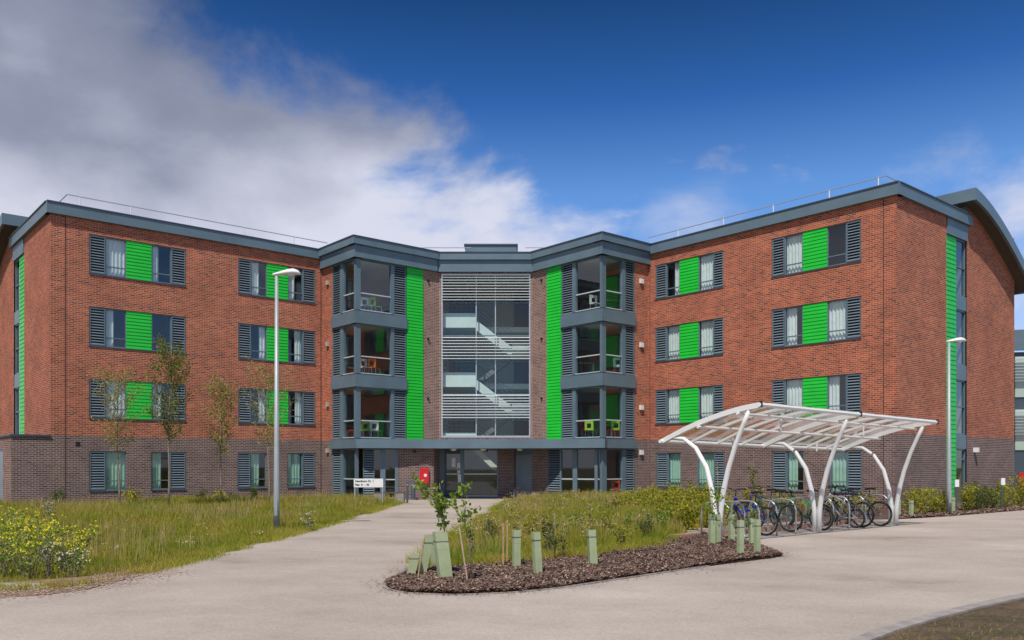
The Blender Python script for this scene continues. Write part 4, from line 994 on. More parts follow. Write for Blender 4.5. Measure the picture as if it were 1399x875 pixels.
def sapling(x, y, h0, h, n, label, spread=.2, leaf=(.05, .08), mat='leaf', brs=3, leanx=0.0, nm='sapling'):
    t = thing(nm, label, 'sapling', (x, y, 0), 0)
    tk = MB(); lf = MB(); e = Vector((leanx * h, 0, h))
    tk.tube([(0, 0, 0), (leanx * h * .5 + .02, .01, h * .5), e], [.012, .009, .004], 6)
    br = MB(); lines = [(Vector((leanx * h0, 0, h0)), e)]
    for i in range(brs):
        a = i * 6.28 / brs + random.uniform(-.3, .3); f = random.uniform(.15, .6); s = Vector((leanx * h, 0, 0)) + Vector((0, 0, h0 + (h - h0) * f)); s.x = leanx * s.z
        q = s + Vector((math.cos(a) * spread, math.sin(a) * spread * .7, spread * random.uniform(.9, 1.6)))
        br.tube([s, (s + q) / 2 + Vector((0, 0, -.02)), q], [.006, .005, .003], 5); lines.append((s, q))
    for k in range(n):
        s, q = random.choice(lines); w = random.random(); c = s * (1 - w) + q * w + Vector((random.gauss(0, .03), random.gauss(0, .03), random.gauss(0, .03)))
        lf.leaf(c, rdir(.4), random.uniform(*leaf), random.uniform(leaf[0] * .3, leaf[1] * .42))
    T = tk.build('trunk', M['bark'], t, True)
    if br.v: br.build('branches', M['bark'], T)
    lf.build('leaves', M[mat], t)
(x, y) = gp(610, 790)
sapling(x, y, .66, 1.40, 300, 'leafy sapling rising from the largest guard at the island tip', .40, (.06, .10), brs=4, leanx=-.07)
(x, y) = gp(641, 800)
sapling(x + .05, y + .15, .78, 1.08, 120, 'leafy sapling beside the leaning pale stake', .2, (.045, .075), brs=4, leanx=-.14)
s = MB(); s.tube([(0, 0, -.05), (-.14, .1, .8)], .012, 6); o = s.build('garden_stake', M['chip_pale']); o.location = (*gp(641, 800), 0); tag(o, 'thin pale stake leaning left beside the front sapling', 'stake')
s = MB(); s.tube([(0, 0, -.05), (.10, .05, .62)], .012, 6); o = s.build('garden_stake', M['stake']); o.location = (*gp(570, 795), 0); tag(o, 'thin brown stake leaning against the tilted guards', 'stake')
for px, py, hh, lab in ((688, 776, .72, 'darker upright wooden stake left of the middle guards'), (693.5, 772, .75, 'paler upright wooden stake next to the darker one')):
    s = MB(); s.box(-.014, .014, -.014, .014, -.05, hh); o = s.build('garden_stake', M['stake']); o.location = (*gp(px, py), 0); tag(o, lab, 'stake')
sp_lab = ['left of the middle three', 'middle of the three', 'right of the middle three']
for i, nm in ((4, 'left'), (5, 'middle'), (6, 'right')):
    _, x, y, h = tops[i]; sapling(x, y, h - .05, h + .42, 85, 'thin sapling growing out of the %s guard of the three along the bark bed' % nm, .07, (.03, .05), 'shrub_leaf', 3)
for i, nm, hh in ((7, 'left one of the pair of guards', .5), (8, 'right one of the pair of guards', 1.1), (9, 'guard behind the front row', .3), (11, 'rear guard by the blue bicycle', .35)):
    _, x, y, h = tops[i]; sapling(x, y, h - .3, h + hh, 150, 'thin leafy sapling growing out of the ' + nm, .14, (.035, .06), 'leaf', 4)
for px, py, h, nm in ((758, 768, .85, 'between the middle and right bark bed guards'), (770, 766, .7, 'next to the tallest bare shrub in the meadow'), (872, 700, 1.0, 'in the island meadow before the right bay'), (644, 770, .75, 'at the meadow edge behind the leaning stake')):
    x, y = gp(px, py); sapling(x, y, .1, h, 90, 'slim brownish sapling ' + nm, .07, (.03, .05), 'shrub_dark', 4)
x, y = at(1030, 27.5); sapling(x, y, .5, 2.1, 260, 'tall feathery sapling behind the bike shelter', .2, (.04, .07), 'birch_green', 5)
x, y = at(80, 33.6); sapling(x, y, .3, 2.0, 60, 'tall bare whip of a sapling by the left wall', .3, (.03, .05), 'birch_leaf', 5)

# ------------------------------------------------------------------ lamp posts
def lamp(px, d, z, s, label):
    x, y = at(px, d); t = thing('lamp_post', label, 'lamp post', (x, y, 0), 0, 'lamp posts')
    p = MB(); p.tube([(0, 0, 0), (0, 0, .9), (0, 0, .95), (0, 0, z)], [.080, .078, .074, .043], 16); p.build('pole', M['lamp'], t, True)
    b = MB(); b.lathe([(.10, 0), (.10, .03), (.088, .035)], (0, 0, 0), 16); b.build('base_collar', M['lamp'], t)
    dr_ = MB(); dr_.box(-.04, .04, -.089, -.080, .4, .8); dr_.build('access_door', M['lamp'], t)
    h = MB(); prof = [(-.10, .035, .045, 0.0), (0, .05, .06, .03), (.12, .075, .10, .05), (.28, .10, .135, .085), (.42, .11, .14, .10), (.54, .075, .12, .08), (.60, .02, .07, .05)]
    rings = []
    for X, hh, ww, zz in prof:
        b_ = len(h.v)
        for k in range(12):
            a = 2 * math.pi * k / 12; zc = math.sin(a) * hh * (1.0 if math.sin(a) > 0 else .45)
            h.v.append((X * s, math.cos(a) * ww * s, z + .02 + zz * s * .55 + zc * s))
        rings.append(b_)
    for i in range(len(rings) - 1):
        for k in range(12):
            k2 = (k + 1) % 12; h.f.append((rings[i] + k, rings[i] + k2, rings[i + 1] + k2, rings[i + 1] + k))
    h.f.append(tuple(rings[0] + k for k in range(12))); h.f.append(tuple(rings[-1] + k for k in range(12)))
    Hd = h.build('lamp_head', M['white'], t, True)
    l = MB(); l.lathe([(0, -.055), (.08, -.045), (.10, -.01), (.10, .03)], (.36 * s, 0, z + .02), 12); l.build('lens', M['lens'], Hd)
lamp(378.5, 21.3, 6.38, 1.0, 'tall grey street lamp on the left lawn in front of the windows')
lamp(1297, 28.3, 5.72, .92, 'distant grey street lamp in front of the green gable strip')

# ------------------------------------------------------------------ sign, benches, bollards, wall box
x, y = gp(504, 690); y = 34.6; x = at(504, y)[0]
t = thing('sign_board', 'white name board on two thin posts at the edge of the left lawn', 'sign', (x, y, 0), 0)
b = MB(); z0, z1 = 1.67 - 31 * y / FX, 1.67 - 19.3 * y / FX; hw = 20 * y / FX; b.box(-hw, hw, -.02, .02, z0, z1); BD = b.build('board', M['white'], t)
for sx in (-1, 1):
    p = MB(); p.tube([(sx * (hw - .03), .03, -.02), (sx * (hw - .03), .03, z1 - .02)], .028, 8); p.build('post', M['steel'], t)
def text(s, size, loc, parent, mat):
    cu = bpy.data.curves.new('txt', 'FONT'); cu.body = s; cu.size = size; cu.extrude = .002; cu.offset = .004; cu.resolution_u = 2
    o = bpy.data.objects.new('tmp', cu); COL.objects.link(o)
    dg = bpy.context.evaluated_depsgraph_get(); me = bpy.data.meshes.new_from_object(o.evaluated_get(dg)); bpy.data.objects.remove(o)
    me.materials.clear(); me.materials.append(mat)
    q = bpy.data.objects.new('lettering', me); COL.objects.link(q); q.parent = parent; q.location = loc; q.rotation_euler = (math.pi / 2, 0, 0); return q
text('Hawthorn Ct  1', .115, (-hw + .06, -.023, z1 - .135), BD, M['black'])
text('Flats  01  -  08', .095, (-hw + .06, -.023, z0 + .07), BD, M['black'])
def bench(px0, px1, d, label):
    x0, y = at(px0, d); x1, _ = at(px1, d); t = thing('bench', label, 'bench', ((x0 + x1) / 2, y, 0), 0, 'benches beside the entrance'); L_ = (x1 - x0) / 2
    for sx in (-1, 1):
        m = MB(); c = sx * (L_ - .16); m.box(c - .16, c + .16, -.24, .24, 0, .42); m.build('end_block', M['kerb'], t)
    for k in range(4):
        m = MB(); m.box(-L_ + .0, L_ - .0, -.23 + k * .12, -.23 + k * .12 + .10, .425, .47); m.build('slat', M['soffit'], t)
bench(513, 553, 37.0, 'dark slatted bench with grey block ends left of the path by the glazing')
bench(727, 775, 37.6, 'dark slatted bench with grey block ends right of the path, half behind grass')
for px, d, h, r, lab in ((557, 36.4, .95, .045, 'thin dark steel bollard beside the left bench'), (565, 39.8, .85, .10, 'thicker grey bollard against the brick wall'), (703, 37.5, .45, .05, 'low dark post left of the right bench')):
    x, y = at(px, d); t = thing('bollard', lab, 'bollard', (x, y, 0), 0); m = MB(); m.lathe([(r, 0), (r, h - .03), (r * .8, h - .005), (0, h)], (0, 0, 0), 14); m.build('post', M['grey_dark'], t, True)
    m = MB(); m.lathe([(r + .004, h - .16), (r + .004, h - .11)], (0, 0, 0), 14); m.build('band', M['lamp'], t); m = MB(); m.lathe([(r * 1.6, 0.014), (r * 1.6, .03), (r, .032)], (0, 0, 0), 14); m.build('base_plate', M['steel'], t)
u = G1.u(580); P = G1(u, 0.004, 1.15)
t = thing('wall_box', 'red equipment box with pale emblem on the brick wall left of the entrance', 'wall box', (P[0], P[1], 0), math.atan2(G1.d.y, G1.d.x))
m = MB(); m.box(-.21, .21, -.16, 0, .78, 1.50); m.build('housing', M['red'], t)
m = MB(); m.box(-.19, .19, -.175, -.162, .80, 1.48); DO = m.build('door', M['red'], t)
m = MB(); m.lathe([(0, -.19), (.07, -.19), (.075, -.176)], (.05, 0, 1.16), 14, 'y'); m.build('emblem', M['white'], DO)
for px, d, zz, lab in ((1306, 29.5, 1.15, 'small white marker sign in front of the gable door'), (1369, 31, 1.18, 'small white marker sign on a dark post in the right bed')):
    x, y = at(px, d); t = thing('marker_sign', lab, 'sign', (x, y, 0), 0, 'small marker signs'); m = MB(); m.box(-.025, .025, -.02, .02, 0, zz - .22); m.build('post', M['grey_dark'], t)
    m = MB(); m.box(-.03, .11, -.03, .01, zz - .25, zz + .0); m.build('plate', M['white'], t)

# ------------------------------------------------------------------ cycle shelter
S0 = Vector((10.48, 23.4)); rows = [8.0, 4.0, 0.0]
she = thing('cycle_shelter', 'white curved steel cycle shelter with clear roof over the bicycles', 'bicycle shelter', (7.4, 20.8, 0), 0, world=True)
def S(t, u, z): q = S0 - dL * t + dR * u; return (q.x, q.y, z + .012 * t)
RP = [(-1.5, 2.10), (-1.2, 2.22), (-.9, 2.34), (-.45, 2.49), (0, 2.61), (.4, 2.70), (.78, 2.76), (1.08, 2.79)]
def rz(u):
    return float(np.interp(u, [p[0] for p in RP], [p[1] for p in RP]))
for t_ in rows:
    lg = MB(); lg.tube([S(t_, -.05, -.1), S(t_, -.07, .5), S(t_, -.15, 1.0), S(t_, -.30, 1.52), S(t_, -.58, 1.93), S(t_, -.9, 2.14), S(t_, -1.27, 2.17)], [.06, .06, .058, .054, .05, .045, .04], 12); lg.build('leg', M['white'], she, True)
    lg = MB(); lg.tube([S(t_, .05, -.1), S(t_, .06, .5), S(t_, .14, 1.0), S(t_, .27, 1.5), S(t_, .45, 2.0), S(t_, .64, 2.42), S(t_, .80, 2.74)], [.06, .06, .058, .054, .05, .047, .045], 12); lg.build('leg', M['white'], she, True)
    bp = MB(); bp.box(-.16, .16, -.12, .12, .012, .03, T=lambda a, b, c: S(t_, a, c)); bp.build('base_plate', M['white'], she)
for i in range(9):
    t_ = 8.0 - i; big = i % 4 == 0; w, hh = (.05, .055) if big else (.03, .03)
    rf_ = MB()
    pts = [(u, rz(u)) for u in np.linspace(-1.5, 1.08, 14)]
    for (u0, z0), (u1, z1) in zip(pts, pts[1:]):
        Pq = [S(t_ - w, u0, z0 - hh), S(t_ + w, u0, z0 - hh), S(t_ + w, u1, z1 - hh), S(t_ - w, u1, z1 - hh)]
        rf_.hexa(Pq + [(p[0], p[1], p[2] + hh * 2) for p in Pq])
    rf_.build('rafter', M['white'], she)
for u, r, dz in ((-1.5, .045, 0), (1.08, .045, 0), (-.45, .035, -.10), (.55, .03, -.09)):
    pu = MB(); pu.tube([S(8.1, u, rz(u) + dz), S(-.1, u, rz(u) + dz)], r, 8); pu.build('purlin', M['white'], she)
cl = MB()
us = np.linspace(-1.48, 1.06, 12)
for u0, u1 in zip(us, us[1:]): cl.face([S(8, u0, rz(u0) + .065), S(0, u0, rz(u0) + .065), S(0, u1, rz(u1) + .065), S(8, u1, rz(u1) + .065)])
cl.build('roof_sheet', M['clear'], she, True)
for t_ in (5.9, 2.1):
    for u in (-1.1, .2): br = MB(); br.tube([S(t_, u, rz(u) - .26), S(t_, u, rz(u) - .02)], .022, 8); br.build('hanger', M['white'], she)
for t_ in (8.08, 4.0, -.1):
    cp = MB(); cp.box(-.015, .015, -.03, .03, 2.74, 2.87, T=lambda a, b, c: S(t_ + a, 1.11 + b, c)); cp.build('end_cap', M['black'], she)
# hoops
def hoop_mesh():
    m = MB(); pts = [(-.38, 0, -.02), (-.38, 0, .55), (-.34, 0, .68), (-.24, 0, .76), (-.1, 0, .78), (.1, 0, .78), (.24, 0, .76), (.34, 0, .68), (.38, 0, .55), (.38, 0, -.02)]
    m.tube([(x, y, z * 1.07) for x, y, z in pts], .020, 10); return m
rzR = math.atan2(dR.y, dR.x)
h0 = None
hn = ['nearest the green tree guards', 'beside the blue bicycle', 'between the blue and purple bicycles', 'between the purple and dark green bicycles', 'between the two green bicycles', 'right of the bright green bicycle', 'left of the small wheeled silver bicycle', 'under the silver bicycle', 'beside the last black bicycle', 'rightmost beside the shelter leg']
for i, hpx in enumerate((1003, 1023, 1043, 1067, 1093, 1118, 1144, 1166, 1188, 1220)):
    rr_ = (hpx - CX) / FX; t_ = (S0.x - S0.y * rr_) / (dL.x - dL.y * rr_)
    p = S(t_, -.48, 0)
    if h0 is None:
        h0 = thing('bike_stand', '', 'bike stand', (p[0], p[1], 0), rzR, 'bike stands under the shelter'); hoop_mesh().build('hoop', M['steel'], h0, True)
        for s_ in (-.38, .38):
            q = MB(); q.lathe([(.06, .013), (.06, .022), (.03, .024)], (s_, 0, 0), 12); q.build('foot_plate', M['steel'], h0)
        o = h0
    else: o = copy_tree(h0); o.location = (p[0], p[1], 0)
    o['label'] = 'galvanised hoop stand under the shelter, ' + hn[i]
# brick strip behind the stands
kb = MB(); P0, P1 = S(8.6, -1.0, 0), S(-.1, -1.0, 0); Fk = Fr((P0[0], P0[1]), (P1[0], P1[1]))
fbox(kb, Fk, 0, Fk.L, -.12, .0, 0, .12); tag(kb.build('paving_kerb', simple('kerb_brick', (.42, .24, .17), .9, 0, .3, 5)), kind='structure')

# ------------------------------------------------------------------ bicycles
def wheel(t, x, r, rimm, name='wheel'):
    m = MB(); n = 36; tr_ = .026; R = r - tr_
    for i in range(n):
        a = 2 * math.pi * i / n
        for k in range(8):
            b = 2 * math.pi * k / 8; rr = R + tr_ * math.cos(b); m.v.append((x + rr * math.cos(a), tr_ * math.sin(b), r + rr * math.sin(a)))
    for i in range(n):
        for k in range(8):
            i2, k2 = (i + 1) % n, (k + 1) % 8; m.f.append((i * 8 + k, i2 * 8 + k, i2 * 8 + k2, i * 8 + k2))
    W = m.build(name, M['rubber'], t, True)
    rm = MB(); rm.lathe([(R - .012, -.012), (R - .032, -.010), (R - .032, .010), (R - .012, .012)], (x, 0, r), n, 'y'); rm.build('rim', rimm, W)
    sp = MB()
    for k in range(20):
        a = 2 * math.pi * k / 20; y_ = .03 * (1 if k % 2 else -1)
        sp.tube([(x + .02 * math.cos(a + .8), y_, r + .02 * math.sin(a + .8)), (x + (R - .02) * math.cos(a), 0, r + (R - .02) * math.sin(a))], .0018, 3, False)
    sp.build('spokes', M['chrome'], W)
    hb = MB(); hb.tube([(x, -.05, r), (x, .05, r)], .02, 8); hb.build('hub', M['chrome'], W)
def bike(px, py, col, label, r=.34, wb=1.05, style='city', rev=False, steer=0.0, rim='chrome', lean=0.0, small=False, dz=0):
    # near wheel (the rear one unless rev) at photo place px,py; bicycle runs away from the viewer along -dR
    x, y = gp(px, py); ctr = Vector((x, y)) - dR * (wb / 2)
    t = thing('bicycle', label, 'bicycle', (ctr.x, ctr.y, .012), 0, 'bicycles in the shelter')
    ang = math.atan2(-dR.y, -dR.x) + (math.pi if rev else 0) + steer; t.rotation_euler = (lean, 0, ang)
    rx, fx = -wb / 2, wb / 2
    wheel(t, rx, r, M[rim]); wheel(t, fx, r, M[rim])
    fm = simple('bike_paint_' + label.split()[0] + str(int(px)), col, .3, 0, .05, 4)
    bb = (rx + .42, 0, .29 if not small else .27); st = (rx + .30, 0, .78); sb = (bb[0] - .09, 0, .62)
    ht = (fx - .20, 0, .90); hb_ = (fx - .155, 0, .70)
    if style == 'step': tt = (sb[0], 0, .50)
    else: tt = (rx + .335, 0, .68)
    f = MB(); w = .023 if style != 'sus' else .03
    f.tube([bb, st], .017, 8); f.tube([hb_, bb], w, 8)
    if style == 'sus': f.tube([(ht[0], 0, ht[2] - .05), (bb[0] + .12, 0, .56), (rx + .30, 0, .60)], .032, 8)
    else: f.tube([(ht[0], 0, ht[2] - .04), tt], .016, 8)
    f.tube([hb_, ht], .02, 8)
    for s_ in (-1, 1):
        f.tube([bb, (rx, s_ * .055, r)], .010, 6); f.tube([(tt[0], 0, tt[2]), (rx, s_ * .055, r)], .009, 6)
    f.build('frame', fm, t, True)
    fk = MB()
    for s_ in (-1, 1): fk.tube([hb_, (fx - .12, s_ * .045, .66), (fx, s_ * .05, r)], .011, 6)
    fk.build('fork', M['black'] if style == 'sus' else fm, t, True)
    hz = ht[2] + (.14 if style != 'race' else .05)
    hd = MB(); hd.tube([ht, (ht[0] - .02, 0, hz)], .014, 6); hd.tube([(ht[0] - .02, 0, hz), (ht[0] + .05, 0, hz)], .013, 6)
    if style == 'race':
        for s_ in (-1, 1): hd.tube([(ht[0] + .05, 0, hz), (ht[0] + .05, s_ * .2, hz), (ht[0] + .13, s_ * .21, hz - .01), (ht[0] + .15, s_ * .21, hz - .09), (ht[0] + .06, s_ * .21, hz - .14)], .012, 6)
    else:
        for s_ in (-1, 1): hd.tube([(ht[0] + .05, 0, hz), (ht[0] + .03, s_ * .16, hz + .03), (ht[0] - .03, s_ * .30, hz + .04)], .012, 6)
    HB = hd.build('handlebar', M['black'], t, True)
    for s_ in (-1, 1):
        gr = MB()
        if style != 'race': gr.tube([(ht[0] - .03, s_ * .30, hz + .04), (ht[0] - .06, s_ * .36, hz + .04)], .018, 8)
        else: gr.tube([(ht[0] + .13, s_ * .21, hz), (ht[0] + .16, s_ * .21, hz + .05)], .018, 8)
        gr.build('grip', M['rubber'], HB)
    sd = MB(); zs = 1.0 if not small else .98
    sd.tube([st, (st[0] - .02, 0, zs - .04)], .013, 6)
    pr = [(-.15, .075, .0), (-.10, .085, .015), (-.02, .06, .01), (.06, .03, 0), (.13, .018, -.01)]
    rg = []
    for X, W_, Z in pr:
        b_ = len(sd.v)
        for k in range(8):
            a = 2 * math.pi * k / 8; sd.v.append((st[0] - .02 + X, math.cos(a) * W_, zs + Z + math.sin(a) * .025))
        rg.append(b_)
    for i in range(len(rg) - 1):
        for k in range(8): k2 = (k + 1) % 8; sd.f.append((rg[i] + k, rg[i] + k2, rg[i + 1] + k2, rg[i + 1] + k))
    sd.f.append(tuple(rg[0] + k for k in range(8))); sd.f.append(tuple(rg[-1] + k for k in range(8)))
    sd.build('saddle', M['black'], t, True)
    ck = MB(); ck.lathe([(.02, -.045), (.085, -.045), (.085, -.038), (.02, -.038)], bb, 20, 'y')
    ck.tube([(bb[0], -.06, bb[2]), (bb[0] + .12, -.07, bb[2] - .11)], .009, 6); ck.tube([(bb[0], .06, bb[2]), (bb[0] - .12, .07, bb[2] + .11)], .009, 6)
    ck.tube([(bb[0], -.041, bb[2] + .085), (rx, -.041, r + .03)], .004, 4); ck.tube([(bb[0], -.041, bb[2] - .085), (rx, -.041, r - .03)], .004, 4)
    CK = ck.build('crankset', M['chrome'], t)
    pd = MB(); pd.box(bb[0] + .08, bb[0] + .16, -.16, -.08, bb[2] - .12, bb[2] - .10); pd.build('pedal', M['black'], CK); pd = MB(); pd.box(bb[0] - .16, bb[0] - .08, .08, .16, bb[2] + .10, bb[2] + .12); pd.build('pedal', M['black'], CK)
    if style in ('step', 'small'):
        mg = MB()
        for xx in (rx, fx):
            a0, a1 = (20, 200) if xx == rx else (30, 170)
            pts = [(xx + (r + .03) * math.cos(math.radians(a)), 0, r + (r + .03) * math.sin(math.radians(a))) for a in range(a0, a1, 15)]
            for p, q in zip(pts, pts[1:]):
                mg.face([(p[0], -.03, p[2]), (q[0], -.03, q[2]), (q[0], .03, q[2]), (p[0], .03, p[2])])
            mg.build('mudguard', M['chrome'], t); mg = MB()
        pass
        rk = MB()
        for s_ in (-1, 1): rk.tube([(rx, s_ * .06, r), (rx - .02, s_ * .06, r * 2 + .1), (rx + .32, s_ * .06, r * 2 + .1)], .006, 5)
        for k in range(4): rk.tube([(rx - .02 + k * .09, -.06, r * 2 + .1), (rx - .02 + k * .09, .06, r * 2 + .1)], .005, 4)
        rk.build('carrier', M['chrome'], t)
bike(1046, 733, (.008, .02, .26), 'blue full suspension bicycle at the left end of the shelter', style='sus', lean=.05)
bike(1067, 723.5, (.06, .035, .24), 'purple bicycle with wide flat bars behind the blue one', style='city', steer=.08)
bike(1081, 727.8, (.012, .09, .06), 'dark green bicycle in the middle of the row with black saddle', style='city', lean=-.04)
bike(1122.5, 726.3, (.012, .30, .12), 'bright green bicycle beside the middle shelter post', style='race', lean=.03)
bike(1180, 721.5, (.02, .02, .03), 'black bicycle with silver fork behind the folding one', style='city', steer=-.1, lean=.04)
bike(1170, 722.4, (.42, .43, .45), 'silver small wheeled bicycle with mudguards', r=.25, wb=.92, style='small', small=True)
bike(1203, 720, (.03, .03, .035), 'black bicycle nearest the right end of the shelter', style='race', lean=-.03)

# ------------------------------------------------------------------ chairs seen in the bay rooms
def chair(px, d, z, col, label, rz_):
    x, y = at(px, d); t = thing('cafe_chair', label, 'chair', (x, y, z), rz_, 'coloured chairs in the bay rooms')
    m = simple('chair_' + str(int(px)) + str(int(z)), col, .5, 0, .05, 5)
    s = MB(); s.box(-.22, .22, -.21, .21, .44, .465); s.build('seat', m, t)
    b = MB()
    for sx in (-1, 1): b.box(sx * .17 - .06, sx * .17 + .06, .20, .225, .50, .86)
    b.box(-.23, .23, .20, .226, .78, .90); b.box(-.23, .23, .20, .226, .47, .56); b.build('backrest', m, t)
    for sx in (-1, 1):
        for sy in (-1, 1):
            l = MB(); l.tube([(sx * .19, sy * .18, .44), (sx * .22, sy * .22, 0)], .014, 6); l.build('leg', M['chrome'], t)
WH, GN, OR, RD, LM = (.8, .8, .78), (.25, .6, .04), (.75, .16, .03), (.5, .03, .03), (.45, .65, .03)
Z = [2.85, 5.86, 8.82]
for px, d, k, c, lab, r_ in ((501, 40.9, 2, WH, 'white chair in the top left bay', .6), (514, 41.2, 2, GN, 'green chair in the top left bay', 2.4), (479, 41.6, 2, RD, 'dark red chair in the top left bay behind the post', 1.2),
        (500, 40.9, 1, WH, 'white chair in the middle left bay', .8), (512, 41.2, 1, OR, 'orange chair in the middle left bay', 2.7), (478, 41.2, 1, (.5, .3, .08), 'tan chair in the middle left bay', 2.0),
        (514, 41.3, 0, WH, 'white chair in the lowest left bay', 2.9), (501, 41.0, 0, GN, 'green chair in the lowest left bay', .4), (480, 41.2, 0, RD, 'red chair in the lowest left bay', 1.7),
        (815, 40.4, 2, WH, 'white chair in the top right bay', .6), (792, 42.0, 2, RD, 'red chair deep in the top right bay', 2.4), (846, 40.8, 1, WH, 'white chair in the middle right bay', 2.8),
        (796, 41.5, 0, RD, 'left red chair in the lowest right bay', .7), (808, 40.9, 0, LM, 'left lime chair in the lowest right bay', 2.6), (833, 40.8, 0, RD, 'right red chair in the lowest right bay', 1.0), (843, 40.7, 0, LM, 'right lime chair in the lowest right bay', 2.9)):
    chair(px, d, Z[k], c, lab, r_)
chair(843, 40.6, .02, (.75, .08, .03), 'bright red chair in the ground floor right bay', 2.9)
for px, d, k, lab in ((798, 41.6, 1, 'pale wooden table in the middle right bay'), (482, 41.8, 1, 'pale wooden table in the middle left bay'), (838, 41.2, 2, 'wooden table in the top right bay')):
    x, y = at(px, d); t = thing('cafe_table', lab, 'table', (x, y, Z[k]), 0, 'tables in the bay rooms'); m = MB(); m.box(-.5, .5, -.35, .35, .70, .74); m.build('table_top', M['stake'], t)
    for sx in (-1, 1):
        for sy in (-1, 1): l = MB(); l.tube([(sx * .45, sy * .3, 0), (sx * .45, sy * .3, .70)], .02, 6); l.build('leg', M['chrome'], t)

# ------------------------------------------------------------------ world, sun, camera
SUN_EL = 58.0; SUN_AZ = Vector((-0.28, -0.96))      # horizontal direction towards the sun
W = bpy.data.worlds.new('World'); SC.world = W; W.use_nodes = True
nt = W.node_tree; nt.nodes.clear(); L = nt.links.new
out = N(nt, 'ShaderNodeOutputWorld'); bg = N(nt, 'ShaderNodeBackground'); L(bg.outputs[0], out.inputs[0])
sky = N(nt, 'ShaderNodeTexSky'); sky.sky_type = 'NISHITA'; sky.sun_disc = False; sky.sun_elevation = math.radians(SUN_EL)
sky.sun_rotation = math.atan2(SUN_AZ.x, SUN_AZ.y); sky.air_density = 1.0; sky.dust_density = 0.3; sky.ozone_density = 3.0
tc = N(nt, 'ShaderNodeTexCoord')
def dirn(px, py): return Vector((px - CX, FX, HY - py)).normalized()
def dot(v):
    n = N(nt, 'ShaderNodeVectorMath', operation='DOT_PRODUCT'); L(tc.outputs['Generated'], n.inputs[0]); n.inputs[1].default_value = v; return n.outputs['Value']
def mth(op, a, b=None, clamp=False):
    n = N(nt, 'ShaderNodeMath', operation=op, use_clamp=clamp)
    for i, q in enumerate((a, b)):
        if q is None: continue
        if isinstance(q, (int, float)): n.inputs[i].default_value = q
        else: L(q, n.inputs[i])
    return n.outputs[0]
# deeper, more saturated blue sky
sz = N(nt, 'ShaderNodeSeparateXYZ'); L(tc.outputs['Generated'], sz.inputs[0])
k_ = 0.75
skr = ramp(nt, [(0.12, tuple(c * k_ for c in (.85, 1.0, 1.3))), (0.30, tuple(c * k_ for c in (.66, .97, 1.32))), (0.39, tuple(c * k_ for c in (.215, .52, .94))), (0.48, tuple(c * k_ for c in (.10, .30, .54))), (1.0, tuple(c * k_ for c in (.12, .32, .56)))])
L(sz.outputs['Z'], skr.inputs[0])
hm = N(nt, 'ShaderNodeMix', data_type='RGBA', blend_type='MULTIPLY'); hm.inputs[0].default_value = 1; L(sky.outputs[0], hm.inputs[6]); L(skr.outputs[0], hm.inputs[7])
hs = N(nt, 'ShaderNodeHueSaturation'); hs.inputs['Value'].default_value = 1 / k_; L(hm.outputs[2], hs.inputs['Color'])
# clouds: noise in direction space, thick to the left, thin banks low on the right
mp = N(nt, 'ShaderNodeMapping'); mp.inputs['Scale'].default_value = (1, 1, 1.7); L(tc.outputs['Generated'], mp.inputs[0])
n1 = N(nt, 'ShaderNodeTexNoise'); n1.inputs['Scale'].default_value = 4.2; n1.inputs['Detail'].default_value = 9; n1.inputs['Roughness'].default_value = .56; n1.inputs['Distortion'].default_value = .25; L(mp.outputs[0], n1.inputs['Vector'])
nz = mth('SUBTRACT', n1.outputs['Fac'], 0.5)
a_, b_ = dirn(285, 0), dirn(745, 335); nv = a_.cross(b_).normalized()
if nv.dot(dirn(50, 200)) < 0: nv = -nv
m1 = mth('ADD', mth('ADD', mth('MULTIPLY', dot(nv), 9.0), .26), mth('MULTIPLY', nz, 3.6))
# low banks
r1 = mth('SUBTRACT', dot(dirn(1450, 270)), 0.992); m2 = mth('ADD', mth('MULTIPLY', r1, 30.0), mth('MULTIPLY', nz, 2.6))
r2 = mth('SUBTRACT', dot(dirn(960, 350)), 0.9976); m3 = mth('ADD', mth('MULTIPLY', r2, 110.0), mth('MULTIPLY', nz, 1.6))
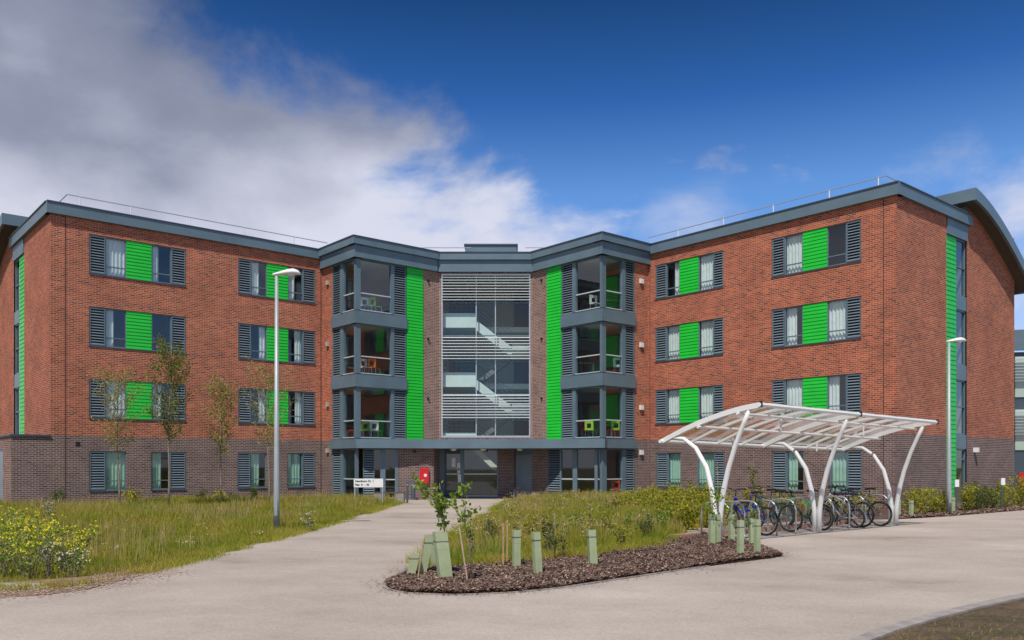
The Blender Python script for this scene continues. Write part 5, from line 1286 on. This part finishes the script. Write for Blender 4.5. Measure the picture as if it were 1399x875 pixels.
# scattered clouds behind the camera
back = mth('SUBTRACT', dot(Vector((0, -1, .15))), 0.15); m4 = mth('ADD', mth('MULTIPLY', back, 0.5), mth('MULTIPLY', nz, 5.0))
m4 = mth('MINIMUM', m4, 0.8)
m5 = mth('ADD', mth('MULTIPLY', mth('SUBTRACT', dot(Vector((0, -.2, 1)).normalized()), .72), 4.0), mth('MULTIPLY', nz, 5.0))   # broken cloud overhead, out of view, added as fill light
m4 = mth('MAXIMUM', m4, mth('MINIMUM', m5, 0.6))
mm = mth('MAXIMUM', mth('MAXIMUM', m1, m2), mth('MAXIMUM', m3, m4))
mr = N(nt, 'ShaderNodeMapRange', interpolation_type='SMOOTHSTEP'); L(mm, mr.inputs[0]); mr.inputs[1].default_value = -0.10; mr.inputs[2].default_value = 0.62
# cloud shade
n2 = N(nt, 'ShaderNodeTexNoise'); n2.inputs['Scale'].default_value = 3.0; n2.inputs['Detail'].default_value = 7; L(mp.outputs[0], n2.inputs['Vector'])
up = dot(Vector((-.12, 0, 1)).normalized())
sh = mth('ADD', mth('MULTIPLY', up, -3.0), mth('MULTIPLY', n2.outputs['Fac'], 1.5))
cr = ramp(nt, [(0.0, (1.15, 1.4, 2.2)), (0.32, (2.5, 2.75, 3.7)), (0.68, (5.9, 6.1, 7.2))]); L(mth('ADD', sh, .74, True), cr.inputs[0])
mx = N(nt, 'ShaderNodeMix', data_type='RGBA'); L(mr.outputs[0], mx.inputs[0]); L(hs.outputs[0], mx.inputs[6]); L(cr.outputs[0], mx.inputs[7])
L(mx.outputs[2], bg.inputs[0]); bg.inputs[1].default_value = 0.10
sd = bpy.data.lights.new('sun', 'SUN'); sd.energy = 3.6; sd.angle = math.radians(.53); sd.color = (1.0, .95, .87)
so = bpy.data.objects.new('sun', sd); COL.objects.link(so)
h = SUN_AZ.normalized() * math.cos(math.radians(SUN_EL)); to = Vector((h.x, h.y, math.sin(math.radians(SUN_EL))))
so.rotation_euler = to.to_track_quat('Z', 'Y').to_euler(); so.location = to * 60
cd = bpy.data.cameras.new('camera'); cd.sensor_width = 36; cd.lens = 36 * FX / 1399; cd.shift_y = (HY - 437.5) / 1399; cd.clip_end = 2000; cd.clip_start = .1
co = bpy.data.objects.new('camera', cd); COL.objects.link(co); co.location = (0, 0, EYE); co.rotation_euler = (math.pi / 2, 0, 0); SC.camera = co
SC.view_settings.view_transform = 'Standard'; SC.view_settings.look = 'None'; SC.view_settings.exposure = 0.22; SC.view_settings.gamma = 1
SC.cycles.max_bounces = 8; SC.cycles.transparent_max_bounces = 16; SC.cycles.diffuse_bounces = 3; SC.cycles.glossy_bounces = 3
SC.cycles.sample_clamp_indirect = 6
for o in bpy.data.objects:
    if '_w' in o: del o['_w']
